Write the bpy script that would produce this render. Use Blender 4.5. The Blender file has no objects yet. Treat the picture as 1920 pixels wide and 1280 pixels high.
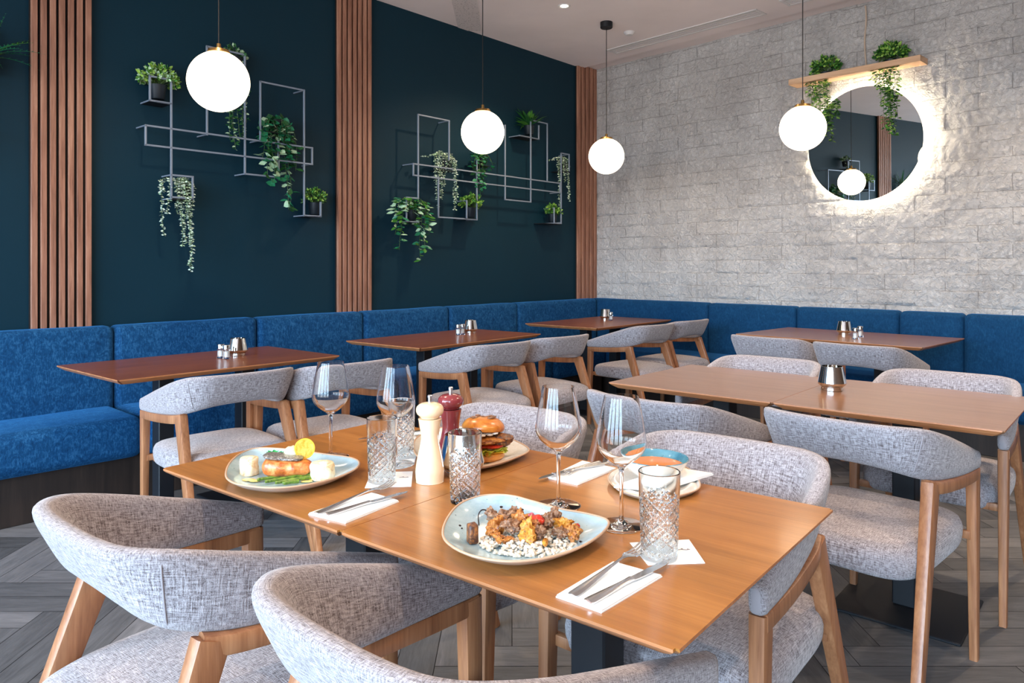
import bpy, bmesh, math, random
from math import sin, cos, pi, radians, sqrt, atan2, floor as fl
from mathutils import Vector, Matrix, noise

random.seed(7)
scn = bpy.context.scene
COL = scn.collection
CAMZ, F, HY = 1.24, 1380.0, 498.0
TZ = 0.75                      # table height

# ------------------------------------------------------------------ helpers
def at(px, py, z=TZ):
    d = (CAMZ - z) * F / (py - HY)
    return Vector(((px - 960) / F * d, d, z))

U = Vector((.6698, .7425, 0)); N = Vector((-.7425, .6698, 0)); WN = 4.6      # left wall: along, outward, distance
CN = Vector((.8944, 7.859, 0)); V = Vector((.687, -.7266, 0)); M = Vector((.7266, .687, 0))  # corner, right wall along / outward
ANG_L = atan2(U.y, U.x); ANG_R = atan2(V.y, V.x)
CEIL = 3.32

def wall_uz(px, py, off=0.0):
    k = (px - 960) / F
    d = (WN - off) / (N.x * k + N.y)
    return d * (U.x * k + U.y), CAMZ + (HY - py) / F * d

def lw(u, off, z=0.0):
    p = U * u + N * (WN - off); p.z = z; return p

def rw(t, off, z=0.0):
    p = CN + V * t - M * off; p.z = z; return p

def wall_tz(px, py, off=0.0):
    k = (px - 960) / F
    b = CN - M * off
    t = (k * b.y - b.x) / (V.x - k * V.y)
    d = b.y + V.y * t
    return t, CAMZ + (HY - py) / F * d

def S(r, g, b):
    def c(v):
        v /= 255.0
        return v / 12.92 if v <= .04045 else ((v + .055) / 1.055) ** 2.4
    return (c(r), c(g), c(b), 1.0)

def link(o, parent=None):
    COL.objects.link(o)
    if parent: o.parent = parent
    return o

def mk(name, bm, mat, parent=None, loc=None, rz=0.0, sharp=35, flat=False):
    me = bpy.data.meshes.new(name)
    bmesh.ops.recalc_face_normals(bm, faces=bm.faces[:]) if not flat else None
    bm.to_mesh(me); bm.free()
    for m in (mat if isinstance(mat, (list, tuple)) else [mat]): me.materials.append(m)
    if not flat:
        me.polygons.foreach_set('use_smooth', [True] * len(me.polygons))
        me.set_sharp_from_angle(angle=radians(sharp))
    o = bpy.data.objects.new(name, me)
    if loc is not None: o.location = loc
    o.rotation_euler[2] = rz
    return link(o, parent)

def tag(o, label, cat, group=None, kind=None):
    o['label'] = label
    if cat: o['category'] = cat
    if group: o['group'] = group
    if kind: o['kind'] = kind
    return o

def thing(name, label, cat, loc=(0, 0, 0), rz=0.0, group=None):
    o = bpy.data.objects.new(name, None); o.empty_display_size = .05
    o.location = loc; o.rotation_euler[2] = rz
    COL.objects.link(o)
    return tag(o, label, cat, group)

def struct(name, bm, mat, parent=None, label=None, **k):
    o = mk(name, bm, mat, parent, **k); o['kind'] = 'structure'
    if label: o['label'] = label
    return o

def dup(root, loc, rz, label, group=None):
    r = root.copy(); COL.objects.link(r); r.location = loc; r.rotation_euler[2] = rz
    r['label'] = label
    if group: r['group'] = group
    for ch in list(root.children):
        c = ch.copy(); COL.objects.link(c); c.parent = r
        for g in ch.children:
            d = g.copy(); COL.objects.link(d); d.parent = c
    return r

def NB(): return bmesh.new()

def box(bm, x0, x1, y0, y1, z0, z1, bev=0.0, seg=2, mi=0, mtx=None):
    t = bmesh.new()
    bmesh.ops.create_cube(t, size=1)
    for v in t.verts:
        v.co = Vector(((x0 + x1) / 2 + v.co.x * (x1 - x0), (y0 + y1) / 2 + v.co.y * (y1 - y0), (z0 + z1) / 2 + v.co.z * (z1 - z0)))
    if bev > 0: bmesh.ops.bevel(t, geom=t.edges[:], offset=bev, segments=seg, profile=.5, affect='EDGES')
    merge(bm, t, mtx, mi)

def merge(bm, t, mtx=None, mi=0):
    vm = {}
    for v in t.verts: vm[v] = bm.verts.new(mtx @ v.co if mtx else v.co)
    for f in t.faces:
        try: nf = bm.faces.new([vm[v] for v in f.verts]); nf.material_index = mi
        except ValueError: pass
    t.free()

def frame_from(p, q, up=Vector((0, 0, 1))):
    d = (q - p).normalized()
    if abs(d.dot(up)) > .98: up = Vector((1, 0, 0))
    x = d.cross(up).normalized(); y = x.cross(d).normalized()
    return d, x, y

def bar(bm, p, q, w, h=None, w2=None, h2=None, up=Vector((0, 0, 1)), bev=.15, mi=0):
    """tapered rectangular bar p->q (w across, h along 'up')"""
    p = Vector(p); q = Vector(q); h = h or w; w2 = w2 or w; h2 = h2 or h
    d, x, y = frame_from(p, q, up)
    rings = []
    for c, a, b in ((p, w, h), (q, w2, h2)):
        k = bev * min(a, b); r = []
        for sx, sy in ((1, 1), (-1, 1), (-1, -1), (1, -1)):
            X = sx * a / 2; Y = sy * b / 2
            pts = [(X - sx * k, Y), (X - sx * k * .3, Y - sy * k * .3), (X, Y - sy * k)]
            if sx * sy > 0: pts = pts[::-1]
            for u, v in pts: r.append(bm.verts.new(c + x * u + y * v))
        rings.append(r)
    n = len(rings[0])
    for i in range(n):
        f = bm.faces.new((rings[0][i], rings[0][(i + 1) % n], rings[1][(i + 1) % n], rings[1][i])); f.material_index = mi
    bm.faces.new(rings[0][::-1]).material_index = mi; bm.faces.new(rings[1]).material_index = mi

def tube(bm, pts, r, n=8, mi=0, r2=None):
    pts = [Vector(p) for p in pts]; rings = []
    m = len(pts)
    px = None
    for i, p in enumerate(pts):
        d = (pts[min(i + 1, m - 1)] - pts[max(i - 1, 0)]).normalized()
        if px is None:
            px = d.cross(Vector((0, 0, 1)))
            if px.length < .1: px = d.cross(Vector((1, 0, 0)))
        px = (px - d * px.dot(d)).normalized(); y = d.cross(px)
        rr = r if r2 is None else r + (r2 - r) * i / (m - 1)
        rings.append([bm.verts.new(p + (px * cos(2 * pi * k / n) + y * sin(2 * pi * k / n)) * rr) for k in range(n)])
    for a, b in zip(rings, rings[1:]):
        for k in range(n): bm.faces.new((a[k], a[(k + 1) % n], b[(k + 1) % n], b[k])).material_index = mi
    bm.faces.new(rings[0][::-1]).material_index = mi; bm.faces.new(rings[-1]).material_index = mi

def lathe(bm, prof, n=32, c=(0, 0, 0), mi=0, rf=None):
    """prof = [(r,z)...]; r==0 makes a pole. rf(theta,z,r)->r"""
    c = Vector(c); rings = []
    for r, z in prof:
        if r <= 1e-6: rings.append([bm.verts.new(c + Vector((0, 0, z)))])
        else:
            rg = []
            for k in range(n):
                th = 2 * pi * k / n; rr = rf(th, z, r) if rf else r
                rg.append(bm.verts.new(c + Vector((rr * cos(th), rr * sin(th), z))))
            rings.append(rg)
    for a, b in zip(rings, rings[1:]):
        for k in range(n):
            k2 = (k + 1) % n
            if len(a) == 1 and len(b) == 1: continue
            if len(a) == 1: f = bm.faces.new((a[0], b[k2], b[k]))
            elif len(b) == 1: f = bm.faces.new((a[k], a[k2], b[0]))
            else: f = bm.faces.new((a[k], a[k2], b[k2], b[k]))
            f.material_index = mi

def blob(bm, c, r, sx=1, sy=1, sz=1, amp=.15, fr=3.0, sub=2, seed=0, mi=0, rot=None):
    t = bmesh.new(); bmesh.ops.create_icosphere(t, subdivisions=sub, radius=1)
    for v in t.verts:
        k = 1 + amp * noise.noise(v.co * fr + Vector((seed * 3.1, seed * 1.7, 0)))
        p = Vector((v.co.x * sx * k, v.co.y * sy * k, v.co.z * sz * k)) * r
        if rot: p = rot @ p
        v.co = p + Vector(c)
    merge(bm, t, None, mi)

def crom(P, n=8, closed=False):
    """Catmull-Rom through tuples of any length"""
    out = []; m = len(P)
    for i in range(m if closed else m - 1):
        if closed: a, b, c, d = P[(i - 1) % m], P[i], P[(i + 1) % m], P[(i + 2) % m]
        else: a, b, c, d = P[max(i - 1, 0)], P[i], P[i + 1], P[min(i + 2, m - 1)]
        for k in range(n):
            t = k / n
            out.append(tuple(.5 * (2 * q + (r - p) * t + (2 * p - 5 * q + 4 * r - s) * t * t + (3 * q - p - 3 * r + s) * t ** 3) for p, q, r, s in zip(a, b, c, d)))
    if not closed: out.append(tuple(P[-1]))
    return out

# ------------------------------------------------------------------ materials
def newmat(name):
    m = bpy.data.materials.new(name); m.use_nodes = True
    nt = m.node_tree; b = nt.nodes['Principled BSDF']
    return m, nt, b

def mat(name, col, rough=.5, metal=0.0, coat=0.0, trans=0.0, ior=1.45, emis=None, es=0.0, sheen=0.0, sub=0.0, spec=None):
    m, nt, b = newmat(name)
    b.inputs['Base Color'].default_value = col; b.inputs['Roughness'].default_value = rough
    b.inputs['Metallic'].default_value = metal; b.inputs['Coat Weight'].default_value = coat
    b.inputs['Transmission Weight'].default_value = trans; b.inputs['IOR'].default_value = ior
    b.inputs['Sheen Weight'].default_value = sheen
    if spec is not None: b.inputs['Specular IOR Level'].default_value = spec
    if sub: b.inputs['Subsurface Weight'].default_value = sub; b.inputs['Subsurface Scale'].default_value = .01
    if emis: b.inputs['Emission Color'].default_value = emis; b.inputs['Emission Strength'].default_value = es
    return m

class G:
    """tiny node-graph helper"""
    def __init__(s, name): s.m, s.nt, s.b = newmat(name)
    def n(s, t, **k):
        x = s.nt.nodes.new(t)
        for a, v in k.items():
            if a.startswith('i_'): x.inputs[a[2:].replace('_', ' ')].default_value = v
            else: setattr(x, a, v)
        return x
    def l(s, a, b): s.nt.links.new(a, b)
    def coord(s, kind='Object', scale=(1, 1, 1), rot=(0, 0, 0)):
        t = s.n('ShaderNodeTexCoord'); mp = s.n('ShaderNodeMapping')
        s.l(t.outputs[kind], mp.inputs['Vector']); mp.inputs['Scale'].default_value = scale; mp.inputs['Rotation'].default_value = rot
        return mp.outputs['Vector']
    def noise(s, vec, scale=5, detail=4, rough=.6, dist=0):
        x = s.n('ShaderNodeTexNoise'); x.inputs['Scale'].default_value = scale; x.inputs['Detail'].default_value = detail
        x.inputs['Roughness'].default_value = rough; x.inputs['Distortion'].default_value = dist
        s.l(vec, x.inputs['Vector']); return x.outputs['Fac']
    def ramp(s, fac, stops):
        r = s.n('ShaderNodeValToRGB'); e = r.color_ramp.elements
        e[0].position, e[0].color = stops[0]; e[1].position, e[1].color = stops[-1]
        for p, c in stops[1:-1]:
            q = e.new(p); q.color = c
        s.l(fac, r.inputs['Fac']); return r.outputs['Color']
    def mix(s, a, b, fac, mode='MIX'):
        x = s.n('ShaderNodeMix', data_type='RGBA', blend_type=mode)
        for sock, v in ((x.inputs[0], fac), (x.inputs[6], a), (x.inputs[7], b)):
            if hasattr(v, 'is_linked') or isinstance(v, bpy.types.NodeSocket): s.l(v, sock)
            else: sock.default_value = v
        return x.outputs[2]
    def math(s, op, a, b=0.0):
        x = s.n('ShaderNodeMath', operation=op)
        for sock, v in ((x.inputs[0], a), (x.inputs[1], b)):
            if isinstance(v, bpy.types.NodeSocket): s.l(v, sock)
            else: sock.default_value = v
        return x.outputs[0]
    def bump(s, h, strength=.3, dist=.01):
        x = s.n('ShaderNodeBump'); x.inputs['Strength'].default_value = strength; x.inputs['Distance'].default_value = dist
        s.l(h, x.inputs['Height']); s.l(x.outputs[0], s.b.inputs['Normal'])
    def base(s, c): s.l(c, s.b.inputs['Base Color'])
    def set(s, **k):
        for a, v in k.items(): s.b.inputs[a.replace('_', ' ')].default_value = v
        return s

def wood(name, dark, mid, light, axis='x', rough=.4, coat=0.0, sc=1.0, fine=1.0):
    g = G(name)
    k = {'x': (1.6, 22, 22), 'y': (22, 1.6, 22), 'z': (22, 22, 1.6)}[axis]
    v = g.coord('Object', tuple(a * sc for a in k))
    n1 = g.noise(v, 1.0, 5, .65, .6)
    k2 = tuple(a * sc * (6 if a > 10 else 4) * fine for a in k)
    n2 = g.noise(g.coord('Object', k2), 1.0, 3, .6)
    f = g.math('ADD', g.math('MULTIPLY', n1, .7), g.math('MULTIPLY', n2, .3))
    g.base(g.ramp(f, [(.3, dark), (.5, mid), (.7, light)]))
    g.set(Roughness=rough, Coat_Weight=coat, Coat_Roughness=.12)
    g.bump(n2, .08, .002)
    return g.m

def fabric(name, dark, light, su=260, sv=30, bump=.5, sheen=.3, extra=None):
    g = G(name)
    a = g.noise(g.coord('UV', (su, sv, 1)), 1.0, 2, .6)
    b = g.noise(g.coord('UV', (sv, su, 1)), 1.0, 2, .6)
    c = g.noise(g.coord('UV', (su * 1.6, su * 1.6, 1)), 1.0, 1, .5)
    f = g.math('ADD', g.math('ADD', g.math('MULTIPLY', a, .38), g.math('MULTIPLY', b, .38)), g.math('MULTIPLY', c, .24))
    g.base(g.ramp(f, [(.38, dark), (.62, light)]))
    g.set(Roughness=.95, Sheen_Weight=sheen, Sheen_Roughness=.5, Specular_IOR_Level=.15)
    g.bump(f, bump, .004)
    return g.m

def velvet(name, dark, mid, light, sc=1.0):
    g = G(name)
    a = g.noise(g.coord('Object', (14 * sc, 14 * sc, 14 * sc)), 1.0, 6, .75, 1.2)
    b = g.noise(g.coord('Object', (90 * sc, 90 * sc, 25 * sc)), 1.0, 3, .7)
    f = g.math('ADD', g.math('MULTIPLY', a, .55), g.math('MULTIPLY', b, .45))
    g.base(g.ramp(f, [(.34, dark), (.5, mid), (.68, light)]))
    g.set(Roughness=.85, Sheen_Weight=.3, Sheen_Roughness=.4, Specular_IOR_Level=.15)
    g.b.inputs['Sheen Tint'].default_value = S(70, 150, 220)
    g.bump(b, .25, .003)
    return g.m

MT = {}
MT['chairfab'] = fabric('grey_weave', S(82, 68, 68), S(200, 191, 194), 420, 55, .8)
MT['chairwood'] = wood('beech_wood', S(120, 72, 44), S(158, 104, 68), S(186, 132, 92), 'z', .4, .15, sc=1.2)
MT['tablewood'] = wood('honey_table_wood', S(138, 84, 34), S(164, 104, 46), S(182, 121, 60), 'x', .3, .3, sc=.9, fine=1.3)
MT['tablewood_mid'] = wood('brown_table_wood', S(116, 78, 52), S(140, 97, 68), S(156, 112, 82), 'x', .28, .5, sc=.9, fine=1.3)
MT['tablewood_dark'] = wood('red_brown_table_wood', S(90, 46, 20), S(120, 66, 34), S(142, 82, 46), 'x', .32, .12, sc=.9, fine=1.3)
MT['tableedge'] = wood('table_edge_wood', S(150, 92, 54), S(178, 114, 70), S(196, 134, 90), 'x', .4, .2)
MT['slat'] = wood('walnut_slats', S(104, 66, 50), S(156, 108, 86), S(190, 142, 116), 'z', .55, 0, sc=1.0)
MT['shelfwood'] = wood('pale_pine', S(180, 140, 105), S(205, 165, 130), S(222, 188, 155), 'x', .6, 0)
MT['plinthwood'] = wood('dark_plinth_wood', S(28, 20, 17), S(42, 31, 26), S(58, 44, 37), 'z', .5, 0, sc=.6)
MT['velvet'] = velvet('blue_velvet', S(6, 42, 78), S(16, 66, 108), S(50, 106, 150), 1.7)
MT['velvet_r'] = velvet('blue_upholstery', S(8, 46, 78), S(14, 58, 94), S(24, 74, 112), 1.6)
MT['black'] = mat('black_powder_coat', S(16, 18, 24), .55)
MT['backing'] = mat('dark_backing', S(10, 8, 10), .7)
MT['frame'] = mat('steel_frame', S(138, 150, 166), .38, .35)
MT['chrome'] = mat('polished_steel', S(225, 222, 218), .07, 1.0)
MT['steel'] = mat('cutlery_steel', S(225, 225, 228), .24, 1.0)
MT['glass'] = mat('clear_glass', (1, 1, 1, 1), 0.0, 0, 0, 1.0, 1.33)
MT['crystal'] = mat('cut_glass', (.98, 1, 1, 1), 0.07, 0, 0, 1.0, 1.42)
MT['cord'] = mat('black_cord', S(14, 13, 14), .6)
MT['globe'] = mat('opal_globe', S(255, 244, 225), .3, emis=(1.0, .80, .56, 1), es=3.2)
MT['brass'] = mat('brass_cap', S(150, 118, 70), .3, .9)
MT['led'] = mat('led_strip', (1, 1, 1, 1), .5, emis=(1.0, .84, .62, 1), es=22)
MT['spot'] = mat('downlight_lens', (1, 1, 1, 1), .5, emis=(1.0, .85, .6, 1), es=8)
MT['mirror'] = mat('mirror_silver', (.86, .9, .88, 1), 0.0, 1.0)
MT['white'] = mat('white_plastic', S(215, 212, 212), .5)
MT['grille'] = mat('vent_grille', S(206, 200, 200), .6)
MT['napkin'] = mat('white_paper', S(246, 244, 240), .9)
MT['ink'] = mat('grey_ink', S(130, 120, 122), .9)
MT['pot'] = mat('dark_pot', S(14, 26, 36), .5)
MT['soil'] = mat('soil', S(30, 22, 16), .95)
MT['cream'] = mat('cream_lacquer', S(240, 208, 168), .18, 0, .5)
MT['redmill'] = mat('red_stained_lacquer', S(132, 50, 52), .18, 0, .6)
MT['salt'] = mat('salt', S(235, 232, 228), .9)
MT['leaf_mid'] = mat('green_leaf', S(70, 128, 44), .45)
MT['leaf_dark'] = mat('dark_green_leaf', S(34, 86, 40), .45)
MT['leaf_ivy'] = mat('ivy_leaf', S(36, 116, 78), .4)
MT['leaf_pale'] = mat('silver_green_leaf', S(196, 214, 198), .55)
MT['leaf_lime'] = mat('lime_leaf', S(150, 190, 84), .45)
MT['leaf_white'] = mat('cream_edged_leaf', S(176, 206, 168), .45)
MT['stem'] = mat('green_stem', S(70, 96, 50), .6)

def paint(name, col, rough=.6, bump=.05, sc=30, spec=.5):
    g = G(name); n = g.noise(g.coord('Object', (sc, sc, sc)), 1, 4)
    g.base(g.mix(col, tuple(min(1, c * 1.25) for c in col[:3]) + (1,), g.noise(g.coord('Object', (1.5, 1.5, 1.5)), 1, 3)))
    g.set(Roughness=rough, Specular_IOR_Level=spec); g.bump(n, bump, .002); return g.m
MT['navy'] = paint('navy_paint', S(3, 40, 54), .6, spec=.22)
MT['ceil'] = paint('ceiling_paint', S(222, 212, 212), .8, .02)
MT['plain'] = paint('plain_wall_paint', S(190, 184, 180), .8, .02)
MT['brownwall'] = paint('brown_wall_paint', S(96, 74, 60), .8, .02)

def stone_mat():
    g = G('painted_split_stone')
    v = g.coord('Object', (1, 1, 1))
    n1 = g.noise(v, 30, 6, .65, 1.2); n2 = g.noise(v, 2.2, 3)
    sp = g.n('ShaderNodeSeparateXYZ'); g.l(v, sp.inputs[0]); cb = g.n('ShaderNodeCombineXYZ'); g.l(sp.outputs[0], cb.inputs[0]); g.l(sp.outputs[2], cb.inputs[1])
    wob = g.n('ShaderNodeVectorMath', operation='ADD'); nn_ = g.n('ShaderNodeTexNoise'); nn_.inputs['Scale'].default_value = 9; g.l(v, nn_.inputs['Vector'])
    sc = g.n('ShaderNodeVectorMath', operation='SCALE'); sc.inputs['Scale'].default_value = .012; g.l(nn_.outputs['Color'], sc.inputs[0]); g.l(cb.outputs[0], wob.inputs[0]); g.l(sc.outputs[0], wob.inputs[1])
    bk = g.n('ShaderNodeTexBrick'); g.l(wob.outputs[0], bk.inputs['Vector'])
    for a, b in (('Scale', 1), ('Mortar Size', .0022), ('Mortar Smooth', .3), ('Brick Width', .42), ('Row Height', .118)): bk.inputs[a].default_value = b
    for a in ('Color1', 'Color2'): bk.inputs[a].default_value = (1, 1, 1, 1)
    bk.inputs['Mortar'].default_value = (0, 0, 0, 1)
    brk = g.noise(v, 6, 3)
    line = g.math('MULTIPLY', bk.outputs['Fac'], g.math('GREATER_THAN', brk, .47))
    c = g.ramp(n2, [(.3, S(186, 182, 180)), (.7, S(216, 213, 211))])
    g.base(g.mix(c, S(122, 114, 110), g.math('MULTIPLY', line, .5)))
    g.set(Roughness=.6); g.bump(g.math('SUBTRACT', n1, g.math('MULTIPLY', line, .5)), 1.0, .03)
    return g.m
MT['stone'] = stone_mat()

def floor_mat():
    g = G('grey_oak_planks')
    at_ = g.n('ShaderNodeAttribute', attribute_name='tone')
    uvn = g.noise(g.coord('UV', (3, 26, 1)), 1, 6, .7, .8)
    f2 = g.noise(g.coord('UV', (14, 120, 1)), 1, 3, .6)
    h = g.math('ADD', g.math('MULTIPLY', uvn, .5), g.math('ADD', g.math('MULTIPLY', at_.outputs['Fac'], .3), g.math('MULTIPLY', f2, .2)))
    g.base(g.ramp(h, [(.25, S(56, 56, 58)), (.5, S(92, 92, 94)), (.75, S(126, 124, 126))]))
    g.set(Roughness=.5); g.bump(f2, .15, .003)
    return g.m
MT['floor'] = floor_mat()
# ------------------------------------------------------------------ room
def slab(name, pts, z0, z1, m, label=None):
    bm = NB()
    a = [bm.verts.new((p.x, p.y, z0)) for p in pts]; b = [bm.verts.new((p.x, p.y, z1)) for p in pts]
    n = len(pts)
    for i in range(n): bm.faces.new((a[i], a[(i + 1) % n], b[(i + 1) % n], b[i]))
    bm.faces.new(a[::-1]); bm.faces.new(b)
    return struct(name, bm, m, label=label)

U0, TEND = -3.6, 7.4                  # left end of the left wall, end of the right wall
PL = lw(U0, 0); PR = rw(TEND, 0)
BK = PL - N * 7.6                    # back-left corner of the room
# back right corner: from BK along U until it meets line through PR direction -N
BR = BK + U * ((PR - BK).dot(U))
o_ = .15
fp = [PL + N * .4 - U * .2, CN + Vector((0, .5, 0)), PR + M * .4, BR - N * .2 + U * .4, BK - N * .2 - U * .2]
slab('floor_slab', [Vector(p) for p in fp], -.12, -.004, MT['backing']).name = 'floor.001'
slab('ceiling', fp, CEIL, CEIL + .12, MT['ceil'], 'pale grey painted ceiling')

# herringbone plank floor
def in_room(x, y):
    p = Vector((x, y, 0))
    return p.dot(N) < WN + .35 and (p - CN).dot(M) < .45 and p.dot(U) > U0 - .4 and p.dot(N) > WN - 7.8 and p.dot(U) < 8.6
bm = NB(); W_ = .12; nn = 5
uvl = bm.loops.layers.uv.new('UVMap'); tl = bm.verts.layers.float.new('tone')
g_ = .0012
for j in range(-60, 90):
    for m_ in range(-14, 14):
        for kind in (0, 1):
            if kind == 0: x0, y0, x1, y1 = j + 2 * nn * m_, j, j + nn + 2 * nn * m_, j + 1
            else: x0, y0, x1, y1 = j + nn + 2 * nn * m_, j - nn + 1, j + nn + 1 + 2 * nn * m_, j + 1
            x0 *= W_; x1 *= W_; y0 *= W_; y1 *= W_
            if not in_room((x0 + x1) / 2, (y0 + y1) / 2): continue
            t = random.random()
            vs = [bm.verts.new((a, b, 0)) for a, b in ((x0 + g_, y0 + g_), (x1 - g_, y0 + g_), (x1 - g_, y1 - g_), (x0 + g_, y1 - g_))]
            for v in vs: v[tl] = t
            f = bm.faces.new(vs); ox, oy = random.random() * 9, random.random() * 9
            for lp, v in zip(f.loops, vs):
                lp[uvl].uv = (v.co.x + ox, v.co.y + oy) if kind == 0 else (v.co.y + ox, v.co.x + oy)
floor_o = struct('floor', bm, MT['floor'], label='grey brown wooden herringbone plank floor', flat=True)

# left wall (navy), local x along the wall, y outward
def wallbox(name, length, m, loc, rz, x0=0.0, z1=CEIL, label=None):
    bm = NB(); box(bm, x0, length, 0, .15, 0, z1)
    return struct(name, bm, m, loc=loc, rz=rz, label=label)
ul = CN.dot(U)
wallbox('wall_left', ul + .05, MT['navy'], lw(0, 0), ANG_L, U0, label='dark navy teal painted wall')
wallbox('wall_right.001', TEND, MT['plain'], rw(0, -.03), ANG_R, 0, label='wall behind the stone cladding')

# split-face stone cladding on the right wall
def hsh(a, b): 
    v = sin(a * 127.1 + b * 311.7) * 43758.5453
    return v - fl(v)
RH = .118
def stone_h(x, z):
    r = fl(z / RH); fz = z / RH - r
    Lb = .42; xs = x + (.21 if int(r) % 2 == 0 else 0)
    c = fl(xs / Lb); fx = xs / Lb - c
    ex = min(fx, 1 - fx) * Lb; ez = min(fz, 1 - fz) * RH
    e = min(ex, ez * 1.0)
    gr = max(0.0, 1 - e / .006)
    base = .010 * hsh(c, r + .5)
    tx = (hsh(c, r + 7) - .5) * .014 * (fx - .5) * 2; tz = (hsh(c, r + 11) - .5) * .014 * (fz - .5) * 2
    q = Vector((x * 15.0 + c * 3.7, z * 9.5 + r * 5.1, c * 1.3))
    n1 = noise.noise(q); n2 = noise.noise(q * 2.3 + Vector((5, 5, 5))); n3 = noise.noise(q * 5.1)
    rid = (1 - abs(n1) * 2) * .5 + (1 - abs(n2) * 2) * .28 + n3 * .2
    return .014 + base * .5 + (tx + tz) * .7 + .0130 * rid - .007 * gr
bm = NB(); st = .0110; XL, ZB = 5.4, .80
nx = int(XL / st); nz = int((CEIL - ZB) / st)
grid = []
for i in range(nz + 1):
    z = ZB + (CEIL - ZB) * i / nz; row = []
    for j in range(nx + 1):
        x = XL * j / nx
        row.append(bm.verts.new((x, -stone_h(x, z), z)))
    grid.append(row)
for i in range(nz):
    for j in range(nx):
        bm.faces.new((grid[i][j], grid[i][j + 1], grid[i + 1][j + 1], grid[i + 1][j]))
me_bm = bm
stone = struct('wall_right', bm, MT['stone'], loc=rw(0, 0), rz=ANG_R, sharp=80, label='white painted split face stone brick wall')

# end walls with tall windows (behind / left of the camera)
def window_wall(name, p, q, nbay, z0, z1, wi):
    d = q - p; L = d.length; a = atan2(d.y, d.x)
    bm = NB()
    box(bm, 0, L, 0, .18, 0, z0); box(bm, 0, L, 0, .18, z1, CEIL)
    bw = L / nbay
    for i in range(nbay + 1):
        x = i * bw; box(bm, max(0, x - .16), min(L, x + .16), 0, .18, z0, z1)
    struct(name, bm, MT['plain'], loc=p, rz=a, label='pale wall with tall windows')
    for i in range(nbay):
        x0, x1 = i * bw + .16, (i + 1) * bw - .16
        fb = NB()
        for xx in (x0, (x0 + x1) / 2 - .03, x1 - .06): box(fb, xx, xx + .06, .05, .11, z0, z1)
        for zz in (z0, z0 + (z1 - z0) * .72, z1 - .06): box(fb, x0, x1, .05, .11, zz, zz + .06)
        struct('window_%d' % (wi + i), fb, MT['black'], loc=p, rz=a, label='black framed tall window')
        ld = bpy.data.lights.new('window_daylight', 'AREA'); ld.shape = 'RECTANGLE'
        ld.size = x1 - x0; ld.size_y = z1 - z0; ld.cycles.is_portal = True
        lo = bpy.data.objects.new('window_daylight', ld); COL.objects.link(lo)
        c = p + d.normalized() * ((x0 + x1) / 2); nrm = Vector((-sin(a), cos(a), 0))
        lo.location = c + nrm * .02 + Vector((0, 0, (z0 + z1) / 2))
        lo.rotation_euler = (-nrm).to_track_quat('-Z', 'Y').to_euler()
    return wi + nbay
wi = window_wall('wall_end', BK, PL, 4, .25, 3.12, 1)
d_ = BK - BR
bm = NB(); box(bm, 0, d_.length, 0, .15, 0, CEIL)
struct('wall_back', bm, MT['brownwall'], loc=BR, rz=atan2(d_.y, d_.x), label='plain brown back wall')
d_ = BR - PR
bm = NB(); box(bm, 0, d_.length, 0, .15, 0, CEIL)
struct('wall_side', bm, MT['brownwall'], loc=PR, rz=atan2(d_.y, d_.x), label='plain pale side wall')

# slat groups on the left wall
def slats(name, u0, u1, n, label):
    bm = NB(); w = (u1 - u0) / (n + (n - 1) * .52); gp = w * .52
    for i in range(n):
        x = i * (w + gp)
        box(bm, x, x + w, -.036, -.014, .0, CEIL - .002, .0018, 1)
    o = struct(name, bm, MT['slat'], loc=lw(u0, 0), rz=ANG_L, label=label)
    b2 = NB(); box(b2, -.004, u1 - u0 + .004, -.014, 0, 0, CEIL - .003)
    struct('slat_backing', b2, MT['backing'], parent=o)
    return o
def us(px, off=.036): return wall_uz(px, 400, off)[0]
slats('trim_1', us(59), us(172), 7, 'leftmost group of vertical brown wooden slats')
slats('trim_2', us(634), us(697), 7, 'middle group of vertical brown wooden slats')
slats('trim_3', us(1084), us(1117) + .02, 5, 'group of vertical brown wooden slats in the room corner')
slats('trim_4', -1.15, -.62, 9, 'group of vertical brown wooden slats seen in the mirror')

# ceiling: lower field leaving a strip along the stone wall
cpts = [PL, lw((CN - M * .24).dot(U) + .33 * 0, .0), None]
def xing(off):                                  # point on left wall line at distance off from right wall
    b = CN - M * off
    t = (WN - b.dot(N)) / V.dot(N)
    return b + V * t
cp = [PL, xing(.24), rw(TEND, .24), BR, BK]
slab('ceiling.001', cp, CEIL - .022, CEIL + .001, MT['ceil'], 'lowered field of the pale ceiling')
ZC = CEIL - .022

# ------------------------------------------------------------------ ceiling fittings
def ceil_at(px, py): return at(px, py, ZC)
def vent(px, py, L, label):
    p = ceil_at(px, py)
    t = thing('ceiling_vent', label, 'vent', p, ANG_R, 'slot vents in the ceiling')
    bm = NB(); w = .17
    box(bm, 0, L, -w / 2, -w / 2 + .022, -.006, 0); box(bm, 0, L, w / 2 - .022, w / 2, -.006, 0)
    box(bm, 0, .022, -w / 2, w / 2, -.0055, 0); box(bm, L - .022, L, -w / 2, w / 2, -.0055, 0)
    mk('frame', bm, MT['white'], t)
    bm = NB()
    for k in range(5):
        y = -w / 2 + .03 + k * .0275; box(bm, .022, L - .022, y, y + .010, -.0045, 0)
    box(bm, .022, L - .022, -w / 2 + .022, w / 2 - .022, -.0012, 0)
    mk('grille', bm, MT['grille'], t)
vent(1146, 97, 1.55, 'long white slot vent in the ceiling near the room corner')
vent(1470, 6, 1.5, 'white slot vent in the ceiling above the mirror, cut by the photo top')
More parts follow.
